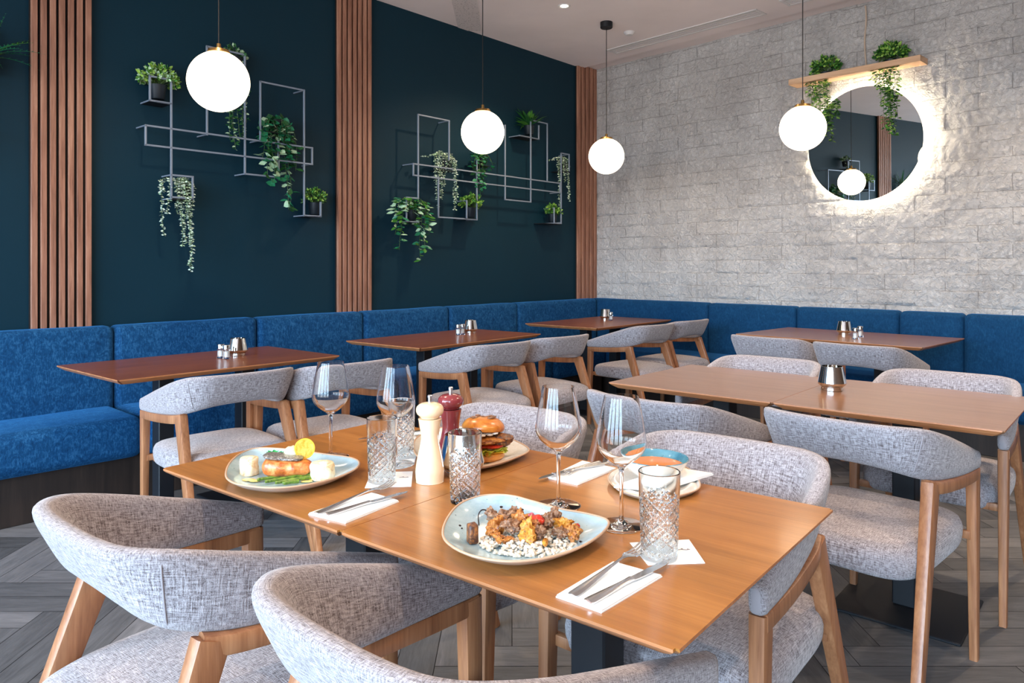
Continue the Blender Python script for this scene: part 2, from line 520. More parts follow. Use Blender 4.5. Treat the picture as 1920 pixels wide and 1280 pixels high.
def downlight(x, y, label, power=70):
    t = thing('downlight', label, 'ceiling light', (x, y, ZC), 0, 'round recessed ceiling spots')
    bm = NB(); lathe(bm, [(.030, -.001), (.046, -.006), (.050, -.002), (.050, 0), (.030, 0), (.030, -.001)], 24); mk('trim_ring', bm, MT['white'], t)
    bm = NB(); lathe(bm, [(0, -.003), (.030, -.003), (.030, 0), (0, 0)], 24); mk('lens', bm, MT['spot'], t)
    ld = bpy.data.lights.new('downlight_beam', 'SPOT'); ld.energy = power; ld.spot_size = radians(130); ld.spot_blend = .7
    ld.color = (1, .76, .52); ld.shadow_soft_size = .04
    lo = bpy.data.objects.new('downlight_beam', ld); COL.objects.link(lo); lo.location = (x, y, ZC - .03)
p = ceil_at(1058, 11); downlight(p.x, p.y, 'round recessed spot glowing in the ceiling left of the far pendant')
for t_, o_ in ((2.1, 1.5), (3.4, 1.3), (4.7, 1.3)):  # unseen spots, added to wash the upper stone wall with warm light
    p = rw(t_, o_); downlight(p.x, p.y, 'added unseen ceiling spot warming the top of the stone wall', 26)
for x, y in ((-1.2, 3.0), (-2.6, 1.2), (.4, .6), (1.6, 2.6), (3.3, 3.6), (2.6, .6)):
    downlight(x, y, 'round recessed ceiling spot above and behind the camera')
# small smoke detector and perforated patch
p = ceil_at(1180, 60); bm = NB(); lathe(bm, [(0, -.028), (.03, -.028), (.045, -.012), (.05, 0), (0, 0)], 24)
tag(mk('smoke_detector', bm, MT['white'], loc=p), 'small white round detector on the ceiling beside the slot vent', 'smoke detector')
g = G('perforated_panel'); vo = g.n('ShaderNodeTexVoronoi'); vo.inputs['Scale'].default_value = 1; g.l(g.coord('Object', (60, 60, 60)), vo.inputs['Vector'])
g.base(g.ramp(vo.outputs['Distance'], [(.20, S(150, 144, 146)), (.30, S(214, 206, 206))])); MT['perf'] = g.m
p = ceil_at(876, 28); bm = NB(); box(bm, -.10, .10, -.42, .40, -.004, 0, .002, 1)
tag(mk('perforated_panel', bm, MT['perf'], loc=p), 'pale perforated grille panel in the ceiling near the navy wall', 'ceiling grille')

# ------------------------------------------------------------------ pendants
def pendant(label, px, py, z=2.165, R=.15):
    d = (z - CAMZ) * F / (HY - py); x = (px - 960) / F * d
    t = thing('globe_pendant', label, 'pendant lamp', (x, d, ZC), 0, 'white globe pendants')
    zz = z - ZC
    bm = NB(); prof = [(0, zz - R)] + [(R * sin(pi * k / 28), zz - R * cos(pi * k / 28)) for k in range(1, 27)] + [(R * sin(pi * 26.6 / 28), zz + R * cos(pi * 1.4 / 28)), (0, zz + R * .985)]
    lathe(bm, prof, 48); mk('globe', bm, MT['globe'], t, sharp=180)
    bm = NB(); lathe(bm, [(.0, zz + R * .93), (.052, zz + R * .935), (.056, zz + R * .95), (.050, zz + R + .008), (.012, zz + R + .014), (.010, zz + R + .04), (0, zz + R + .04)], 32); mk('cap', bm, MT['brass'], t)
    bm = NB(); tube(bm, [(0, 0, zz + R + .03), (0, 0, -.02)], .0032, 8); mk('cord', bm, MT['cord'], t)
    bm = NB(); lathe(bm, [(0, -.05), (.048, -.05), (.052, -.045), (.052, 0), (0, 0)], 32); mk('canopy', bm, MT['black'], t)
pendant('largest and nearest glowing white globe pendant, in front of the left plant frame', 410, 153)
pendant('glowing white globe pendant in front of the second plant frame', 905, 248)
pendant('smallest glowing white globe pendant hanging in the room corner', 1137, 293)
pendant('glowing white globe pendant at the left edge of the round mirror', 1505, 240.5)

# ------------------------------------------------------------------ mirror
t, z = wall_tz(1621, 270, .05)
MR = .447
mo = thing('round_mirror', 'round backlit wall mirror with glowing edge on the stone wall', 'mirror', rw(t, 0, z), ANG_R)
def disc_y(bm, r, y0, y1, n=96, rin=0.0):
    """annulus/disc in the xz plane with depth y0..y1"""
    def ring(r, y): return [bm.verts.new((r * cos(2 * pi * k / n), y, r * sin(2 * pi * k / n))) for k in range(n)]
    a, b = ring(r, y0), ring(r, y1)
    for k in range(n): bm.faces.new((a[k], a[(k + 1) % n], b[(k + 1) % n], b[k]))
    if rin:
        c, d = ring(rin, y0), ring(rin, y1)
        for k in range(n):
            k2 = (k + 1) % n
            bm.faces.new((c[k], c[k2], d[k2], d[k])); bm.faces.new((a[k], a[k2], c[k2], c[k])); bm.faces.new((b[k], b[k2], d[k2], d[k]))
    else: bm.faces.new(a); bm.faces.new(b)
bm = NB(); disc_y(bm, MR, -.076, -.070); mg = mk('mirror_glass', bm, MT['mirror'], mo); mo.rotation_euler = (radians(.5), 0, ANG_R + radians(-3.6))
bm = NB(); disc_y(bm, MR - .07, -.069, -.04); mk('back_plate', bm, MT['white'], mo)
bm = NB(); disc_y(bm, MR - .016, -.064, -.050, rin=MR - .038); mk('light_strip', bm, MT['led'], mo)

# wooden tray shelf above the mirror
ts = 2.23; te = 3.235
sh = thing('wooden_shelf', 'pale wooden tray shelf on the stone wall above the mirror', 'shelf', rw(ts, 0, 2.74), ANG_R)
L = te - ts
bm = NB(); box(bm, 0, L, -.165, -.012, 0, .012, .001, 1); mk('base_board', bm, MT['shelfwood'], sh)
bm = NB(); box(bm, 0, L, -.177, -.165, 0, .045, .001, 1); mk('front_board', bm, MT['shelfwood'], sh)
for x in (0, L - .012):
    bm = NB(); box(bm, x, x + .012, -.165, -.012, .012, .045, .001, 1); mk('end_board', bm, MT['shelfwood'], sh)
bm = NB(); t1, z1 = wall_tz(1623, 12, .03)
tube(bm, [rw(t1 + .006 * sin(k * .8), .034, 3.29 - k * (3.29 - 2.79) / 10) for k in range(11)], .006, 8)
tag(mk('cable', bm, mat('beige_cable', S(190, 168, 148), .6)), 'thin beige cable running down the stone wall to the shelf', 'cable')

# ------------------------------------------------------------------ banquettes
def cushion(bm, x0, x1, y0, y1, z0, z1, r=.035, puff=.012, axis=1):
    t = bmesh.new(); bmesh.ops.create_cube(t, size=1)
    for v in t.verts: v.co = Vector(((x0 + x1) / 2 + v.co.x * (x1 - x0), (y0 + y1) / 2 + v.co.y * (y1 - y0), (z0 + z1) / 2 + v.co.z * (z1 - z0)))
    bmesh.ops.bevel(t, geom=t.edges[:], offset=r, segments=5, profile=.5, affect='EDGES')
    nseg = max(2, int((x1 - x0) / .12))
    for k in range(1, nseg):
        bmesh.ops.bisect_plane(t, geom=t.verts[:] + t.edges[:] + t.faces[:], plane_co=(x0 + (x1 - x0) * k / nseg, 0, 0), plane_no=(1, 0, 0))
    for k in range(1, 4):
        bmesh.ops.bisect_plane(t, geom=t.verts[:] + t.edges[:] + t.faces[:], plane_co=(0, 0, z0 + (z1 - z0) * k / 4), plane_no=(0, 0, 1))
    for v in t.verts:
        a = max(0, sin(pi * (v.co.x - x0) / (x1 - x0))) ** .5
        if v.co.y < (y0 + y1) / 2: v.co.y -= puff * a * max(0, sin(pi * (v.co.z - z0) / (z1 - z0)))
        v.co.z += .004 * noise.noise(Vector((v.co.x * 3, v.co.y * 3, x0)))
    merge(bm, t)
def banquette(name, label, org, ang, seams, x_end_seat, m):
    b = thing(name, label, 'banquette', org, ang)
    for a, c in zip(seams, seams[1:]):
        bm = NB(); cushion(bm, a + .002, c - .002, -.135, -.004, .405, .90); mk('backrest_panel', bm, m, b, sharp=60)
    ss = [seams[0]] + seams[2:-1:2] + [x_end_seat]
    for a, c in zip(ss, ss[1:]):
        bm = NB(); cushion(bm, a + .001, c - .001, -.56, -.08, .235, .45, .05, .01); mk('seat_cushion', bm, m, b, sharp=60)
    bm = NB(); box(bm, seams[0], x_end_seat, -.50, 0, 0, .24, .003, 1); mk('plinth', bm, MT['plinthwood'], b)
sm = [wall_uz(px, 600, .12)[0] for px in (214, 482, 681, 841, 969)]
banquette('banquette', 'long blue velvet bench along the dark navy wall', lw(0, 0), ANG_L, [U0 + .6, -1.9, -.9, .25] + sm + [ul - .16], ul - .60, MT['velvet'])
sm = [wall_tz(px, 570, .12)[0] for px in (1328, 1493, 1686)]
banquette('banquette.001', 'blue upholstered bench under the stone brick wall', rw(0, 0), ANG_R, [.02] + sm + [3.5, 4.35, 5.2, 6.0], 6.0, MT['velvet_r'])
# ------------------------------------------------------------------ tables
def rot2(v, a): return Vector((v[0] * cos(a) - v[1] * sin(a), v[0] * sin(a) + v[1] * cos(a), 0))

def table(name, label, corner, ang, L, W, wm, group, col=None, base=.42, columns=1):
    """corner = near corner (world), local x along length L, local y depth W"""
    c = Vector((corner.x, corner.y, 0)) + rot2((L / 2, W / 2), ang)
    t = thing(name, label, 'table', c, ang, group)
    bm = NB(); x, y = L / 2, W / 2
    zs = [(0, TZ), (0, TZ - .005), (.004, TZ - .009), (.026, TZ - .024)]
    rings = []
    for ins, z in zs:
        rr = []
        for sx, sy in ((1, 1), (-1, 1), (-1, -1), (1, -1)): rr.append(bm.verts.new((sx * (x - ins), sy * (y - ins), z)))
        rings.append(rr)
    top = bm.faces.new(rings[0])
    for a, b in zip(rings, rings[1:]):
        for k in range(4): bm.faces.new((a[k], b[k], b[(k + 1) % 4], a[(k + 1) % 4])).material_index = 1
    bm.faces.new(rings[-1][::-1])
    e = [ed for ed in bm.edges if abs(ed.verts[0].co.z - ed.verts[1].co.z) > .001 and ed.verts[0].co.xy.length > 0 and abs(ed.verts[0].co.x - ed.verts[1].co.x) < .03 and abs(ed.verts[0].co.y - ed.verts[1].co.y) < .03]
    bmesh.ops.bevel(bm, geom=e, offset=.006, segments=2, affect='EDGES')
    mk('tabletop', bm, [wm, MT['tableedge']], t, sharp=20)
    for k in range(columns):
        cx = 0 if columns == 1 else (-1, 1)[k] * L * .19
        bm = NB(); box(bm, cx - .038, cx + .038, -.038, .038, .010, TZ - .03, .004, 1); mk('column', bm, MT['black'], t)
        bm = NB(); box(bm, cx - base / 2, cx + base / 2, -base / 2, base / 2, 0, .010, .003, 1); mk('base_plate', bm, MT['black'], t)
        bm = NB(); box(bm, cx - .18, cx + .18, -.18, .18, TZ - .030, TZ - .0245, .001, 1); mk('mounting_plate', bm, MT['black'], t)
    return t, c, ang

D = radians
AM = D(-39.4)                                    # main pair
cA, cB = at(304, 877.5), at(1270, 1221)
dirm = (cB - cA).normalized(); AM = atan2(dirm.y, dirm.x); LM = (cB - cA).length
g1 = 'pair of honey brown dining tables pushed together in the foreground'
TA = table('dining_table', 'foreground honey brown table holding the salmon plate, left half of the laid pair', cA, AM, LM / 2 - .001, .70, MT['tablewood'], g1)
mid = cA + dirm * (LM / 2 + .001)
TB = table('dining_table', 'foreground honey brown table holding the chicken plate, right half of the laid pair', mid, AM, LM / 2 - .001, .70, MT['tablewood'], g1)
e0, e1 = at(1140, 716.3), at(1884, 808.4); dm = (e1 - e0).normalized(); AE = atan2(dm.y, dm.x); LE = (e1 - e0).length
g2 = 'pair of brown tables pushed together behind the laid tables'
TC = table('dining_table', 'empty brown table behind the wine glasses, left half of the second pair', e0, AE, LE / 2 - .001, .74, MT['tablewood_mid'], g2)
TD = table('dining_table', 'brown table carrying one steel candle holder, right half of the second pair', e0 + dm * (LE / 2 + .001), AE, LE / 2 - .001, .74, MT['tablewood_mid'], g2)
g3 = 'red brown tables along the blue velvet bench'
T1 = table('dining_table', 'red brown wall table nearest the camera on the left bench', at(221, 713), D(49.6), 1.15, .73, MT['tablewood_dark'], g3, columns=2, base=.36)
T2 = table('dining_table', 'red brown wall table under the second plant frame', at(788, 652.6), D(51.0), 1.20, .70, MT['tablewood_dark'], g3, columns=2, base=.36)
T3 = table('dining_table', 'red brown wall table closest to the room corner', at(1120, 615), D(49.4), 1.20, .74, MT['tablewood_dark'], g3, columns=2, base=.36)
nc = at(1731, 651.4); AF = D(-46.6)
T4 = table('dining_table', 'brown table in front of the stone wall bench, under the mirror', nc - rot2((1.24, 0), AF), AF, 1.24, .82, MT['tablewood_mid'], 'table under the mirror', columns=2, base=.36)

# ------------------------------------------------------------------ chair
def build_chair(label):
    t = thing('dining_chair', label, 'chair', (0, 0, 0), 0, 'grey upholstered armchairs with wooden legs')
    # half profile of the wrap-around band: x, y, ztop, zbot, thickness, lean
    H = [(0, -.212, .797, .666, .048, .036), (.09, -.210, .797, .664, .048, .035), (.158, -.199, .797, .657, .048, .032), (.204, -.160, .790, .645, .046, .024),
         (.229, -.080, .766, .627, .044, .015), (.239, .040, .729, .615, .042, .007), (.243, .150, .695, .608, .040, .002), (.244, .258, .660, .605, .038, 0)]
    L = [(-a[0],) + a[1:] for a in H[:0:-1]] + H
    P = crom(L, 6)
    bm = NB(); uv = bm.loops.layers.uv.new('UVMap'); K = 28; rings = []; s = 0; ss = []
    def ring(i, p, sc=1.0, push=0.0):
        q0 = P[max(i - 1, 0)]; q1 = P[min(i + 1, len(P) - 1)]
        tx, ty = q1[0] - q0[0], q1[1] - q0[1]; l = sqrt(tx * tx + ty * ty); tx /= l; ty /= l
        nx_, ny_ = ty, -tx                        # outward normal (band runs left->right with y negative in the middle)
        x, y, zt, zb, th, ln = p; zc = (zt + zb) / 2; hh = (zt - zb) / 2
        r = []
        for k in range(K):
            a = 2 * pi * k / K; ca, sa = cos(a), sin(a)
            ex = .55
            u = abs(ca) ** ex * (1 if ca > 0 else -1) * th / 2 * sc; w = abs(sa) ** .62 * (1 if sa > 0 else -1) * hh * (sc * .35 + .65)
            off = u + ln * (w / hh)
            r.append(bm.verts.new((x + nx_ * off + tx * push, y + ny_ * off + ty * push, zc + w)))
        return r
    n = len(P)
    seq = [(0, .45, -.016), (0, .78, -.012), (0, .93, -.006)] + [(i, 1, 0) for i in range(n)] + [(n - 1, .93, .006), (n - 1, .78, .012), (n - 1, .45, .016)]
    last = None
    for i, sc, ps in seq:
        rings.append(ring(i, P[i], sc, ps))
        if last is not None: s += (Vector(P[i][:2]) - Vector(P[last][:2])).length + abs(ps) * .1 + (.006 if i == last else 0)
        ss.append(s); last = i
    per = .42
    for a in range(len(rings) - 1):
        for k in range(K):
            k2 = (k + 1) % K
            f = bm.faces.new((rings[a][k], rings[a][k2], rings[a + 1][k2], rings[a + 1][k]))
            for lp, (uu, vv) in zip(f.loops, ((ss[a], k), (ss[a], k + 1), (ss[a + 1], k + 1), (ss[a + 1], k))): lp[uv].uv = (uu, vv / K * per)
    bm.faces.new(rings[0][::-1]); bm.faces.new(rings[-1])
    back = mk('backrest', bm, MT['chairfab'], t, sharp=70)
    # seams on the band
    for sx in (-1, 1):
        bm = NB(); i = n // 2 + sx * 17; p = P[i]
        q0 = P[i - 1]; q1 = P[i + 1]; tx, ty = q1[0] - q0[0], q1[1] - q0[1]; l = sqrt(tx * tx + ty * ty); nx_, ny_ = ty / l, -tx / l
        pts = []
        for k in range(9):
            w = -1 + .25 * k; hh = (p[2] - p[3]) / 2; off = p[4] / 2 * (1 - abs(w) ** 6 * .5) + p[5] * w * .92 + .0006
            pts.append((p[0] + nx_ * off, p[1] + ny_ * off, (p[2] + p[3]) / 2 + w * hh * .93))
        tube(bm, pts, .0016, 6); mk('seam', bm, MT['chairfab'], back)
    # seat cushion
    bm = NB(); uv = bm.loops.layers.uv.new('UVMap'); R = 72
    prof = [(0, .480, 0), (.35, .4795, 0), (.6, .478, 0), (.8, .474, 0), (.91, .467, 0), (.965, .458, 0), (.99, .445, 0), (1, .430, 0), (.995, .412, 0), (.985, .396, 0), (.972, .388, 0), (.955, .385, 0), (.6, .383, 0), (0, .383, 0)]
    rg = []
    for s_, z, _ in prof:
        if s_ == 0: rg.append([bm.verts.new((0, .0, z))]); continue
        r = []
        for k in range(R):
            a = 2 * pi * k / R; ca, sa = cos(a), sin(a)
            xx = abs(ca) ** .34 * (1 if ca > 0 else -1); yy = abs(sa) ** .5 * (1 if sa > 0 else -1)
            hw = .239 + .004 * yy
            r.append(bm.verts.new((xx * hw * s_, (yy * .264 + .004) * s_, z - .010 * (yy < 0) * yy * yy * s_)))
        rg.append(r)
    for ri, (a, b) in enumerate(zip(rg, rg[1:])):
        for k in range(R):
            k2 = (k + 1) % R
            if len(a) == 1: f = bm.faces.new((a[0], b[k], b[k2]))
            elif len(b) == 1: f = bm.faces.new((a[k2], a[k], b[0]))
            else: f = bm.faces.new((a[k], b[k], b[k2], a[k2]))
            side = 5 <= ri <= 10
            for lp in f.loops:
                if side:
                    kk = a.index(lp.vert) if lp.vert in a else b.index(lp.vert)
                    if k == R - 1 and kk == 0: kk = R
                    lp[uv].uv = (kk / R * 1.9, lp.vert.co.z + .9)
                else: lp[uv].uv = (lp.vert.co.x + .3, lp.vert.co.y + .3)
    mk('seat', bm, MT['chairfab'], t, sharp=70)
    fm = NB()
    for sx in (-1, 1):
        # front leg
        bm = NB(); bar(bm, (sx * .243, .247, .604), (sx * .243, .263, 0), .034, .046, .024, .030, up=Vector((0, 1, 0)), bev=.22); mk('leg', bm, MT['chairwood'], t, sharp=30)
        # rear leg, splayed back
        bm = NB(); bar(bm, (sx * .224, -.108, .625), (sx * .252, -.343, 0), .036, .062, .026, .032, up=Vector((0, 1, 0)), bev=.22); mk('leg', bm, MT['chairwood'], t, sharp=30)
        # arm rail under the band
        bm = NB(); ar = [p for p in P if p[0] * sx > 0 and -.135 < p[1] < .262]
        ar = sorted(ar, key=lambda p: p[1])
        prev = None
        for p in ar:
            c = Vector((p[0], p[1], p[3] - .015))
            if prev is not None: bar(bm, prev, c + (c - prev) * .1, .034, .036, up=Vector((0, 0, 1)), bev=.15)
            prev = c
        mk('arm_rail', bm, MT['chairwood'], t, sharp=30)
        bar(fm, (sx * .205, .225, .395), (sx * .205, -.17, .395), .022, .030)
    bar(fm, (-.24, .236, .398), (.24, .236, .398), .020, .026); bar(fm, (-.235, -.175, .398), (.235, -.175, .398), .020, .026)
    mk('seat_frame', fm, MT['chairwood'], t, sharp=30)
    return t

chair0 = None
def place(cx, cy, rz, label):
    global chair0
    if chair0 is None:
        chair0 = build_chair(label); chair0.location = (cx, cy, 0); chair0.rotation_euler[2] = rz; return chair0
    return dup(chair0, (cx, cy, 0), rz, label)
def chair_by(px, py, z, local, rz, label):
    p = at(px, py, z); q = rot2(local, rz)
    return place(p.x - q.x, p.y - q.y, rz, label)
RR = (.228, -.200); RL = (-.228, -.200)
SH = chair_by
a1 = D(44.5)
place(-.600, 1.440, D(-39.5), 'foreground grey armchair at the lower left, facing the salmon plate')
place(-.064, 1.069, D(-41.4), 'foreground grey armchair at the bottom centre, nearest the camera')
qd = place(.430, 1.698, D(140.0), 'grey armchair on the far side of the laid tables, behind the soup bowl')
place(qd.location.x - dirm.x * .66, qd.location.y - dirm.y * .66, D(140.0), 'grey armchair on the far side of the laid tables, behind the burger')
SH(1099, 728, .795, RL, D(-44), 'grey armchair at the near side of the empty brown table, behind the wine glasses')
place(1.099, 2.309, D(-45.5), 'grey armchair at the right, turned away, with all its near wooden legs in view')
qm = SH(1881, 1173, 0, (-.243, .262), AE + pi, 'grey armchair at the right edge facing the camera, behind the steel holder table')
place(qm.location.x - dm.x * .75, qm.location.y - dm.y * .75, AE + pi, 'grey armchair facing the camera behind the empty left half of the second pair')
place(-1.266, 3.232, D(45.0), 'grey armchair at the nearest wall table, its left one')
SH(737, 670, .795, RR, a1, 'grey armchair at the nearest wall table, behind the leftmost wine glass')
place(-.190, 4.399, D(42), 'grey armchair at the wall table under the second plant frame, its left one')
SH(1104, 625, .795, RR, D(43), 'grey armchair at the wall table under the second plant frame, its right one')
place(.962, 5.749, D(43.5), 'grey armchair at the wall table in the corner, its left one')
SH(1327, 597, .795, RR, a1, 'smallest looking grey armchair, right one at the corner wall table')
SH(1370, 626, .795, RL, AF, 'grey armchair at the table under the mirror, its left one, seen from behind')
SH(1524, 639, .795, RL, AF, 'grey armchair at the table under the mirror, its right one, seen from behind')

# ------------------------------------------------------------------ condiments on the tables
def holder0(label):
    t = thing('candle_holder', label, 'candle holder', (0, 0, 0), 0, 'polished steel tapered candle holders')
    bm = NB(); lathe(bm, [(.0, .012), (.040, .012), (.0405, .0145), (.0515, .024), (.0535, .031), (.0525, .036), (.040, .094), (.0385, .0945), (.050, .036), (.050, .030), (.040, .018), (0, .018)], 48); mk('shade', bm, MT['chrome'], t, sharp=25)
    bm = NB(); lathe(bm, [(0, 0), (.038, 0), (.0405, .002), (.0405, .010), (.039, .012), (0, .012)], 40); mk('foot', bm, MT['chrome'], t, sharp=25)
    return t
H0 = []
def holder(p, label):
    if not H0: o = holder0(label); o.location = p; H0.append(o)
    else: dup(H0[0], p, 0, label)
holder(at(1560, 731), 'steel candle holder alone on the brown table at the right')
holder(at(446, 666), 'steel candle holder beside the shakers on the nearest wall table')
holder(at(882, 624), 'steel candle holder on the wall table under the second plant frame')
holder(at(1135, 599), 'steel candle holder on the corner wall table')
holder(at(1583, 627), 'steel candle holder on the table under the mirror')
holder(at(866, 888), 'steel candle holder behind the tumbler beside the pepper mills')
S0 = []
def shaker(p, label):
    if S0: dup(S0[0], p, 0, label); return
    t = thing('salt_shaker', label, 'shaker', p, 0, 'small glass shakers with steel lids'); S0.append(t)
    bm = NB(); lathe(bm, [(0, 0), (.018, 0), (.0195, .003), (.0185, .012), (.0175, .050), (.0150, .050), (.0155, .010), (0, .008)], 10); mk('glass_body', bm, MT['glass'], t, sharp=25)
    bm = NB(); lathe(bm, [(0, .0085), (.0145, .0105), (.0145, .040), (0, .040)], 16); mk('contents', bm, MT['salt'], t)
    bm = NB(); lathe(bm, [(.0178, .049), (.0190, .051), (.0190, .070), (.0175, .074), (0, .0755)], 24); c_ = bm; mk('lid', c_, MT['chrome'], t, sharp=25)
for px, py, lb in ((414, 671, 'left glass shaker on the nearest wall table'), (425, 672.5, 'right glass shaker on the nearest wall table, beside the steel holder'),
                   (859, 627.5, 'left glass shaker on the wall table under the second plant frame'), (867, 626.5, 'right glass shaker on the wall table under the second plant frame'),
                   (1145.5, 600.5, 'glass shaker beside the steel holder on the corner wall table'),
                   (1604, 635.5, 'front glass shaker on the table under the mirror'), (1613, 631.5, 'rear glass shaker on the table under the mirror')):
    shaker(at(px, py), lb)
# ------------------------------------------------------------------ glassware
WG = []
def wine(p, label):
    if WG: dup(WG[0], p, 0, label); return
    t = thing('wine_glass', label, 'wine glass', p, 0, 'empty stemmed wine glasses'); WG.append(t)
    out = [(.0445, .0006), (.0445, .0016), (.030, .0030), (.014, .0055), (.0065, .010), (.0042, .018), (.0038, .045), (.0038, .085), (.0042, .100), (.0060, .108), (.0125, .1155), (.026, .1250), (.0385, .1365), (.0455, .1490), (.0472, .1590), (.0462, .1700), (.0425, .1930), (.0375, .2190), (.0325, .2440)]
    out = [tuple(q) for q in crom(out, 3)]
    inn = [(.0315, .2440), (.0365, .2190), (.0415, .1930), (.0452, .1700), (.0461, .1595), (.0444, .1500), (.0375, .1382), (.0255, .1275), (.0130, .1190), (.0, .1145)]
    inn = [tuple(q) for q in crom(inn, 3)]
    bm = NB(); lathe(bm, [(0, .0006)] + out + inn, 64); mk('glass_body', bm, MT['glass'], t, sharp=60)
wine(at(620, 857), 'wine glass behind the salmon plate, leftmost of the four')
wine(at(742, 871), 'wine glass behind the paired tumblers left of the mills')
wine(at(1047, 948), 'wine glass in the middle, behind the chicken plate')
wine(at(1165, 985), 'wine glass standing in front of the soup bowl')
TG = []
def tumbler(p, label, rz=0):
    if TG: dup(TG[0], p, rz, label); return
    t = thing('cut_glass_tumbler', label, 'tumbler', p, rz, 'tall cut glass tumblers'); TG.append(t)
    bm = NB(); prof = [(0, 0), (.026, 0), (.0300, .002)]
    nz_ = 84
    for k in range(nz_ + 1): prof.append((.0305 + .0045 * k / nz_, .004 + .141 * k / nz_))
    prof += [(.0340, .1462), (.0328, .145), (.0325, .140), (.0295, .030), (.027, .018), (.020, .0145), (0, .014)]
    def rf(th, z, r):
        if z < .003 or z > .1455 or r < .0303 : return r
        # outer wall only: the two spiral families of V-cuts, fading towards the lip
        top = .098 + .012 * abs(((th * 8 / pi) % 2) - 1)
        if z > top or z < .006: return r
        nph = 8
        a = (th * nph / pi + z * 92) % 2; b = (th * nph / pi - z * 92) % 2
        d = min(abs(a - 1), abs(b - 1)); a2 = (th * nph / pi + z * 92 + 1) % 2; b2 = (th * nph / pi - z * 92 + 1) % 2
        d2 = min(abs(a2 - 1), abs(b2 - 1))
        k = max(0, 1 - d / .30) * .0022 + max(0, 1 - d2 / .16) * .0009
        return r - k * min(1, (top - z) / .006)
    # the outer / inner walls share rf; inner radii are smaller than the threshold so they stay smooth
    def rf2(th, z, r): return rf(th, z, r) if r >= .0305 + .0045 * (z - .004) / .141 - 1e-5 else r
    lathe(bm, prof, 160, rf=rf2); mk('glass_body', bm, MT['crystal'], t, sharp=14)
tumbler(at(716, 903), 'cut glass tumbler on a coaster right of the salmon plate')
tumbler(at(753, 857), 'cut glass tumbler behind the other one, beside the cream mill', .3)
tumbler(at(872, 941), 'cut glass tumbler between the mills and the chicken plate', .7)
tumbler(at(1236, 1045), 'cut glass tumbler on the near right coaster, closest to the camera', 1.0)

def mill(p, label, m, nm):
    t = thing(nm, label, 'pepper mill', p, 0, 'tall wooden pepper mills')
    bm = NB(); lathe(bm, crom([(0, 0), (.029, 0), (.0315, .003), (.0325, .018), (.0325, .030), (.028, .058), (.0215, .088), (.0205, .105), (.0235, .126), (.0260, .140), (.0262, .1425), (.020, .1432), (0, .1432)], 4), 40); mk('body', bm, m, t, sharp=40)
    bm = NB(); lathe(bm, crom([(0, .1436), (.018, .1438), (.0215, .147), (.0290, .154), (.0315, .1625), (.0290, .171), (.020, .1775), (.008, .1800), (0, .1802)], 5), 40); mk('head', bm, m, t, sharp=60)
    bm = NB(); lathe(bm, [(0, .179), (.0048, .179), (.0048, .190), (.0058, .1905), (.0058, .195), (.004, .197), (0, .197)], 16); mk('knob', bm, MT['steel'], t, sharp=30)
mill(at(806, 902), 'tall cream white mill on the laid table', MT['cream'], 'pepper_mill')
mill(at(845, 889 - 12), 'tall dark red mill behind the cream one', MT['redmill'], 'pepper_mill')

# ------------------------------------------------------------------ napkins, coasters, cutlery
def sheet(name, label, cat, corners, h, mats, group, mark=None, layers=1):
    P = [at(*c) for c in corners]; c = sum(P, Vector()) / 4
    bm = NB(); n = 8
    def pt(u, v): return (P[0] * (1 - u) * (1 - v) + P[1] * u * (1 - v) + P[2] * u * v + P[3] * (1 - u) * v) - c
    for lay in range(layers):
        z0 = lay * h; gt = [];  gb = []
        k = 1 - .02 * lay
        for i in range(n + 1):
            r = []; rb = []
            for j in range(n + 1):
                q = pt(i / n, j / n) * k; w = .0006 * noise.noise(Vector((q.x * 30, q.y * 30, lay * 3))) if lay == layers - 1 else 0
                r.append(bm.verts.new((q.x, q.y, z0 + h * .92 + abs(w)))); rb.append(bm.verts.new((q.x, q.y, z0 + .0002)))
            gt.append(r); gb.append(rb)
        for i in range(n):
            for j in range(n):
                bm.faces.new((gt[i][j], gt[i + 1][j], gt[i + 1][j + 1], gt[i][j + 1])); bm.faces.new((gb[i][j], gb[i][j + 1], gb[i + 1][j + 1], gb[i + 1][j]))
        loop_t = [gt[i][0] for i in range(n)] + [gt[n][j] for j in range(n)] + [gt[i][n] for i in range(n, 0, -1)] + [gt[0][j] for j in range(n, 0, -1)]
        loop_b = [gb[i][0] for i in range(n)] + [gb[n][j] for j in range(n)] + [gb[i][n] for i in range(n, 0, -1)] + [gb[0][j] for j in range(n, 0, -1)]
        m = len(loop_t)
        for k_ in range(m): bm.faces.new((loop_b[k_], loop_b[(k_ + 1) % m], loop_t[(k_ + 1) % m], loop_t[k_]))
    c.z = TZ
    o = mk(name, bm, mats, None, loc=c, sharp=40)
    if mark:
        b2 = NB(); q = at(*mark) - c; q.z = 0
        tube(b2, [(q.x - .010, q.y, h + .0004), (q.x - .004, q.y + .002, h + .0004), (q.x + .004, q.y, h + .0004), (q.x + .011, q.y + .002, h + .0004)], .0007, 4)
        blob(b2, (q.x - .002, q.y + .005, h + .0004), .0022, 1, 1, .2, sub=1)
        blob(b2, (q.x + .008, q.y + .004, h + .0004), .0016, 1, 1, .2, sub=1)
        mk('printed_mark', b2, MT['ink'], o)
    return tag(o, label, cat, group), c
gn = 'folded white paper napkins under the cutlery'
sheet('napkin', 'white napkin under fork and knife in front of the cream mill', 'napkin', [(578, 965), (648, 982), (748, 941), (697, 926)], .0022, MT['napkin'], gn, layers=2)
sheet('napkin', 'white napkin nearest the camera, in front of the chicken plate', 'napkin', [(1042, 1120), (1128, 1150), (1242, 1082), (1150, 1056)], .0022, MT['napkin'], gn, layers=2)
